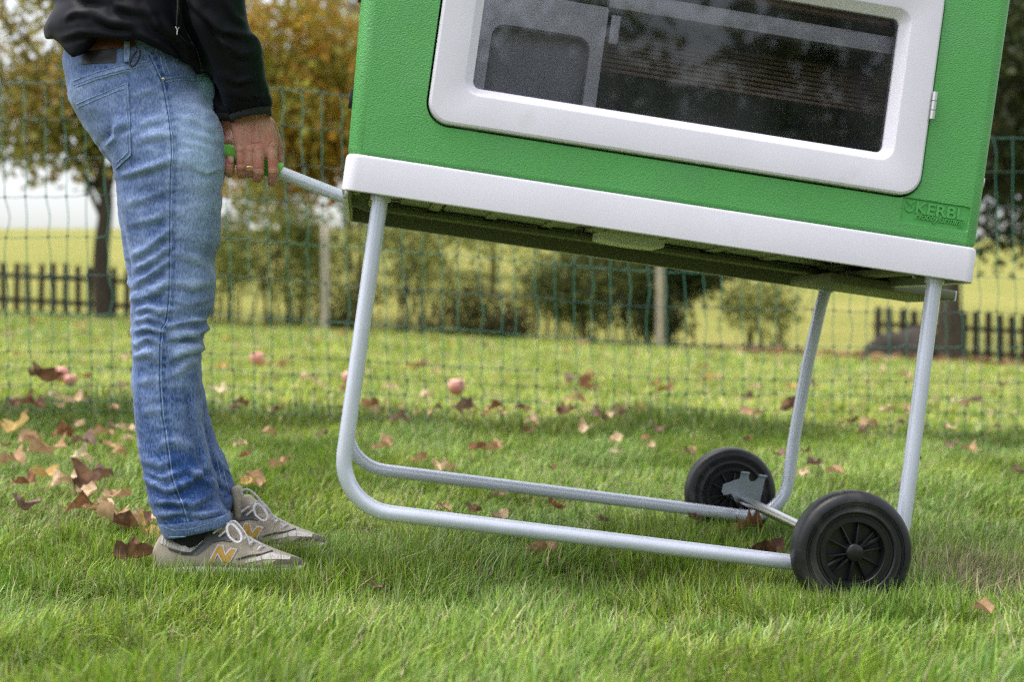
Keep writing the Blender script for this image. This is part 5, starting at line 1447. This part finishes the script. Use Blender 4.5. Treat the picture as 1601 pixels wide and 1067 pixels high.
LMAT = {k: material(k.replace(' ', '_') + '_leaf', a, 0.75, spec=0.25, var=0.25, vscale=6, color2=b, c2scale=3.5, translucent=0.25) for k, (a, b) in LCOL.items()}
def where(x, far):
    for lim, txt in ((215, 'left of the jeans'), (545, 'between the jeans and the near left coop leg'), (800, 'under the left half of the coop'), (1060, 'under the middle of the coop'), (1240, 'above the far wheel'), (1430, 'between the two right coop legs'), (3000, 'right of the near right coop leg')):
        if x < lim: return txt
SIZE = lambda s, a, b: 'small' if s < a else ('large' if s > b else 'middling')
def leaf(x, y, Y, size, colr, label, rot=None, tilt=0.25, kind=None, lift=0.035, group=None, name='fallen_leaf'):
    kind = random.random() < 0.5 if kind is None else kind
    sd_ = random.randrange(6); key = (kind, sd_, colr)
    if key not in LM:
        V, Fc = leaf_mesh(kind, sd_); me = mesh_from('leaf', V, Fc); me.materials.append(LMAT[colr]); LM[key] = me
    o = bpy.data.objects.new(name, LM[key]); COL.objects.link(o)
    if Y is None:       # lying on the lawn: walk the sight line down to the grass
        for k in range(400):
            Y = 1.9 + k * 0.055; q = P(x, y, Y)
            if q[2] <= float(ground_z(q[0], q[1])) + lift: break
    q = P(x, y, Y); o.location = q
    o.scale = (size, size, size * random.uniform(0.8, 1.3))
    o.rotation_euler = (random.uniform(-tilt, tilt), random.uniform(-tilt, tilt), random.uniform(0, 6.28) if rot is None else rot)
    return tag(o, label, 'leaf', group)

random.seed(21)
NEAR = [
    (178, 818, .075, 'tan', 'large curled tan leaf standing up behind the near heel', .35, .7), (206, 824, .06, 'dark brown', 'dark brown leaf touching the curled tan leaf behind the near heel', 0.2, .5),
    (229, 832, .05, 'yellow', 'narrow yellow and brown leaf right beside the jeans hem', 1.7, .7), (207, 873, .055, 'dark brown', 'flat dark leaf in the grass left of the near shoe', 0.1, .2), (226, 818, .05, 'pale', 'pale leaf half hidden behind the jeans hem', .2, .3),
    (140, 757, .075, 'dark brown', 'largest dark brown leaf left of the jeans shin', .4, .5), (128, 742, .045, 'pale', 'pale rolled leaf tip above the largest dark brown leaf', .1, .5), (131, 795, .06, 'rust', 'rusty brown leaf flat on the lawn left of the hem', .1, .2),
    (182, 778, .05, 'tan', 'slender rolled tan leaf pointing at the jeans hem', .5, .15), (136, 772, .04, 'pale', 'pale leaf under the largest dark brown leaf', .1, .2), (160, 742, .045, 'grey brown', 'grey brown leaf just above the largest dark brown leaf', .2, .4),
    (22, 672, .08, 'yellow', 'yellow leaf standing upright near the left picture edge', 1.4, .9), (72, 706, .10, 'tan', 'biggest tan lobed leaf on the left side of the lawn', -.3, .4), (48, 690, .06, 'tan', 'long stalked tan leaf joined to the biggest lobed leaf', -.2, .3),
    (18, 719, .055, 'tan', 'rolled tan leaf at the left picture edge', 0, .1), (130, 690, .06, 'grey brown', 'curled brown leaf right of the biggest tan lobed leaf', .2, .4), (160, 678, .06, 'tan', 'long tan leaf close to the jeans at the net', 0, .2), (95, 680, .055, 'rust', 'rusty leaf behind the biggest tan lobed leaf', .1, .2),
    (125, 716, .045, 'cream', 'cream blossom like leaf left of the shin', 0, .2), (35, 790, .045, 'grey brown', 'grey brown leaf hanging upright at far left', 1.5, .9), (37, 757, .045, 'rust', 'orange brown leaf at far left of the lawn', .2, .2), (70, 745, .055, 'yellow', 'yellowish leaf with straw near the left edge', .1, .2),
    (95, 755, .045, 'pale', 'small pale leaf between the yellowish and dark leaves', .1, .2), (195, 672, .05, 'pale', 'pale leaf touching the back of the jeans', .1, .2),
    (440, 727, .05, 'tan', 'folded tan leaf between the jeans and the near left coop leg', .2, .5), (398, 754, .055, 'tan', 'pinkish tan leaf just above the far shoe', .6, .3), (388, 757, .035, 'yellow', 'small yellow leaf tip beside the far shoe', .6, .3), (382, 714, .035, 'rust', 'small rust leaf right of the shin', .6, .5),
    (420, 677, .045, 'tan', 'tan leaf in the grass right of the jeans near the net', .1, .3), (375, 695, .035, 'pale', 'pale flake leaf right of the shin', .1, .2), (598, 700, .055, 'tan', 'lobed tan leaf seen inside the left bend of the coop tube', .2, .4), (655, 720, .045, 'tan', 'pointed tan leaf above the rear coop tube', .6, .3),
    (695, 734, .045, 'pale', 'pale pink leaf lying on the rear coop tube line', 0, .2), (770, 704, .05, 'tan', 'tan leaf in the shade under the coop middle', .1, .2), (748, 702, .045, 'rust', 'brown leaf left of the tan leaf under the coop', .1, .2), (965, 690, .045, 'pale', 'pale leaf in the lawn under the right half of the coop', .2, .3),
    (962, 707, .03, 'cream', 'small cream leaf below the pale leaf under the coop', .2, .3), (1018, 699, .025, 'pale', 'tiny pale leaf left of the far wheel', 0, .2), (1273, 727, .04, 'grey brown', 'square folded brown leaf right of the far wheel', .3, .7), (1306, 738, .045, 'tan', 'flat tan leaf above the near wheel', 0, .2),
    (1082, 704, .028, 'yellow', 'small orange leaf touching the top of the far wheel', .2, .3), (1358, 664, .06, 'tan', 'long tan leaf in front of the near right coop leg', .0, .2), (1350, 675, .03, 'grey brown', 'small grey brown leaf under the long tan leaf', .3, .3), (1588, 738, .035, 'grey brown', 'brown leaf at the right picture edge', .6, .5),
    (848, 863, .05, 'tan', 'curled tan leaf in the grass under the near coop tube', .15, .4), (1168, 824, .055, 'rust', 'glossy rust and yellow leaf in front of the axle', .2, .5), (1200, 868, .06, 'dark brown', 'dark rust leaf behind the near coop tube beside the wheel', 0, .3), (864, 790, .035, 'rust', 'thin orange stalk leaf below the rear coop tube', 1.5, .8),
    (585, 918, .022, 'grey brown', 'tiny grey leaf scrap in the grass before the coop', .9, .6), (1540, 955, .03, 'tan', 'dry pinkish leaf scrap on the straw patch at right', .1, .2), (945, 815, .03, 'grey brown', 'small brown scrap in the grass between the coop tubes', .9, .4)]
for (x, y, s, c, lab, rot, tl) in NEAR:
    leaf(x, y, None, s * (1.22 if x < 240 else 1.15), c, lab, rot, tl * 1.1, lift=0.052)
NETL = [
    (60, 590, 4.45, .10, 'dark brown', 'dark brown leaf caught upright in the net at left', 1.5), (44, 632, 4.4, .10, 'dark brown', 'dark brown clump leaf at the net foot near the left edge', .2), (86, 622, 4.5, .06, 'cream', 'cream leaf at the net foot left of the jeans', 0), (118, 628, 4.5, .07, 'pale', 'pale leaf at the net foot close to the jeans', 0),
    (340, 612, 4.55, .06, 'cream', 'cream leaf at the net right of the knee', 0), (376, 630, 4.5, .05, 'dark brown', 'black brown leaf at the net right of the shin', .2), (412, 570, 6.0, .07, 'tan', 'tan leaf beside the left red apple beyond the net', .2), (580, 635, 4.55, .06, 'rust', 'orange and brown leaf at the net foot by the near left coop leg', .4),
    (625, 655, 4.5, .07, 'grey brown', 'brown leaf at the net foot inside the coop legs', .2), (612, 608, 5.2, .06, 'pale', 'pale leaf beyond the net inside the coop legs', 0), (668, 618, 5.2, .07, 'pale', 'wide pale leaf beyond the net left of the centre apple', 0), (725, 640, 4.55, .08, 'grey brown', 'brown clump leaf at the net foot below the centre apple', .3),
    (770, 640, 4.55, .07, 'rust', 'rust and yellow leaf at the net foot under the coop', .3), (830, 660, 4.5, .05, 'pale', 'pale leaf in the uncut grass under the coop', .2), (885, 645, 4.6, .07, 'dark brown', 'dark curled leaf at the net foot under the coop centre', .2), (915, 668, 4.5, .06, 'pale', 'pinkish pale leaf hanging in the uncut grass', 1.4),
    (935, 650, 4.6, .06, 'grey brown', 'grey brown leaf right of the dark curled leaf', .2), (1175, 648, 4.65, .08, 'tan', 'tan leaf at the net foot left of the rear right coop leg', .1), (1235, 640, 4.65, .09, 'dark brown', 'dark leaf at the net foot touching the rear right coop leg', .5), (1382, 640, 4.7, .05, 'pale', 'pale leaf at the net foot left of the near right coop leg', .6),
    (1500, 630, 4.75, .07, 'pale', 'pale and black leaf at the net foot at right', .2), (1168, 622, 5.3, .06, 'grey brown', 'brown leaf beyond the net above the tan net foot leaf', .1), (1184, 607, 6.0, .07, 'pale', 'yellowish pale leaf on the lawn beyond the net at right', 0), (900, 625, 5.0, .09, 'tan', 'long pinkish tan leaf beyond the net under the coop centre', 0),
    (640, 575, 7.0, .09, 'yellow', 'bright yellow leaf beyond the net inside the coop legs', .0), (660, 572, 7.2, .09, 'rust', 'orange leaf beside the bright yellow leaf beyond the net', .0), (345, 575, 6.5, .08, 'yellow', 'yellow leaf beyond the net right of the knee', .2), (437, 572, 6.4, .07, 'tan', 'tan leaf right of the left red apple', .1)]
for (x, y, Y, s, c, lab, rot) in NETL: leaf(x, y, None if Y > 4.9 else Y, s, c, lab, rot, 0.4, lift=0.07)
for k in range(72):
    Y = random.uniform(2.75, 4.75) if k < 44 else random.gauss(4.62, 0.09); x = random.choice([random.uniform(0, 205), random.uniform(365, 1600), random.uniform(365, 1600)] if k < 44 else [random.uniform(0, 200), random.uniform(365, 1300), random.uniform(500, 1000), random.uniform(365, 1600)])
    q = gp(x, Y, 0.05 if Y < 4.5 else 0.09); px_, py_ = pix(q)
    c_ = random.choice(['tan', 'pale', 'grey brown', 'dark brown', 'tan', 'grey brown']); s_ = random.uniform(.024, .048)
    leaf(px_, py_, Y, s_, c_, '%s %s leaf before the net, %s' % (SIZE(s_, .032, .040), c_, where(x, 0)), None, .3, group='little leaves before the net')
for k in range(70):
    Y = random.uniform(5.3, 19); x = random.choice([random.uniform(0, 210), random.uniform(340, 1600), random.uniform(340, 1600)])
    q = gp(x, Y, 0.045); px_, py_ = pix(q)
    c_ = random.choice(['tan', 'pale', 'grey brown', 'rust', 'yellow']); s_ = random.uniform(.06, .11)
    leaf(px_, py_, Y, s_, c_, '%s %s leaf beyond the net, %s' % (SIZE(s_, .077, .094), c_, where(x, 1)), None, .3, group='dry leaves beyond the net')
for k in range(110):
    x = random.choice([random.gauss(1180, 70), random.gauss(1330, 70), random.gauss(1520, 60), random.uniform(850, 1600)]); Y = random.uniform(17.8, 21.0)
    q = gp(x, Y, 0.05); px_, py_ = pix(q)
    c_ = random.choice(['tan', 'grey brown', 'rust', 'tan', 'dark brown']); s_ = random.uniform(.10, .17)
    leaf(px_, py_, Y, s_, c_, '%s %s leaf far back, %s' % (SIZE(s_, .123, .147), c_, where(x, 2)), None, .4, group='leaf litter by the right fence')

M['apple'] = material('apple_skin', (0.62, 0.25, 0.20), 0.5, var=0.25, vscale=14, color2=(0.70, 0.52, 0.32), c2scale=16, c2lo=0.52, c2hi=0.72)
def apple(x, y, Y, r, label):
    r *= 0.88; c = P(x, y + 3, Y); z = float(ground_z(c[0], c[1])); root = empty('apple', (c[0], c[1], z), label, 'apple')
    prof = [(0.0, -0.82), (0.25, -0.92), (0.6, -0.80), (0.88, -0.45), (1.0, 0.05), (0.93, 0.45), (0.66, 0.78), (0.32, 0.86), (0.10, 0.76), (0.0, 0.68)]
    pr_ = catmull(np.array(prof), 3); V, f = lathe([(max(a, 0) * r, b * r) for a, b in pr_], 20)
    V = V[:, [0, 2, 1]] + [0, 0, c[2] - z]
    fix_normals(mk('fruit', V, f, M['apple'], root))
    mk('stalk', *tube([(0, 0, c[2] - z + 0.66 * r), (r * .1, 0, c[2] - z + 1.1 * r)], 0.0025, 6), M['bark'], root)
apple(95, 582, 5.6, .040, 'pink red apple beyond the net at far left'); apple(110, 592, 5.5, .030, 'smaller pink apple against the far left apple')
apple(402, 558, 6.6, .042, 'red apple on the lawn between the jeans and the coop leg')
apple(546, 588, 5.7, .036, 'red and cream apple peeping out left of the near left coop leg')
apple(714, 602, 5.5, .042, 'red apple on the lawn seen under the coop')
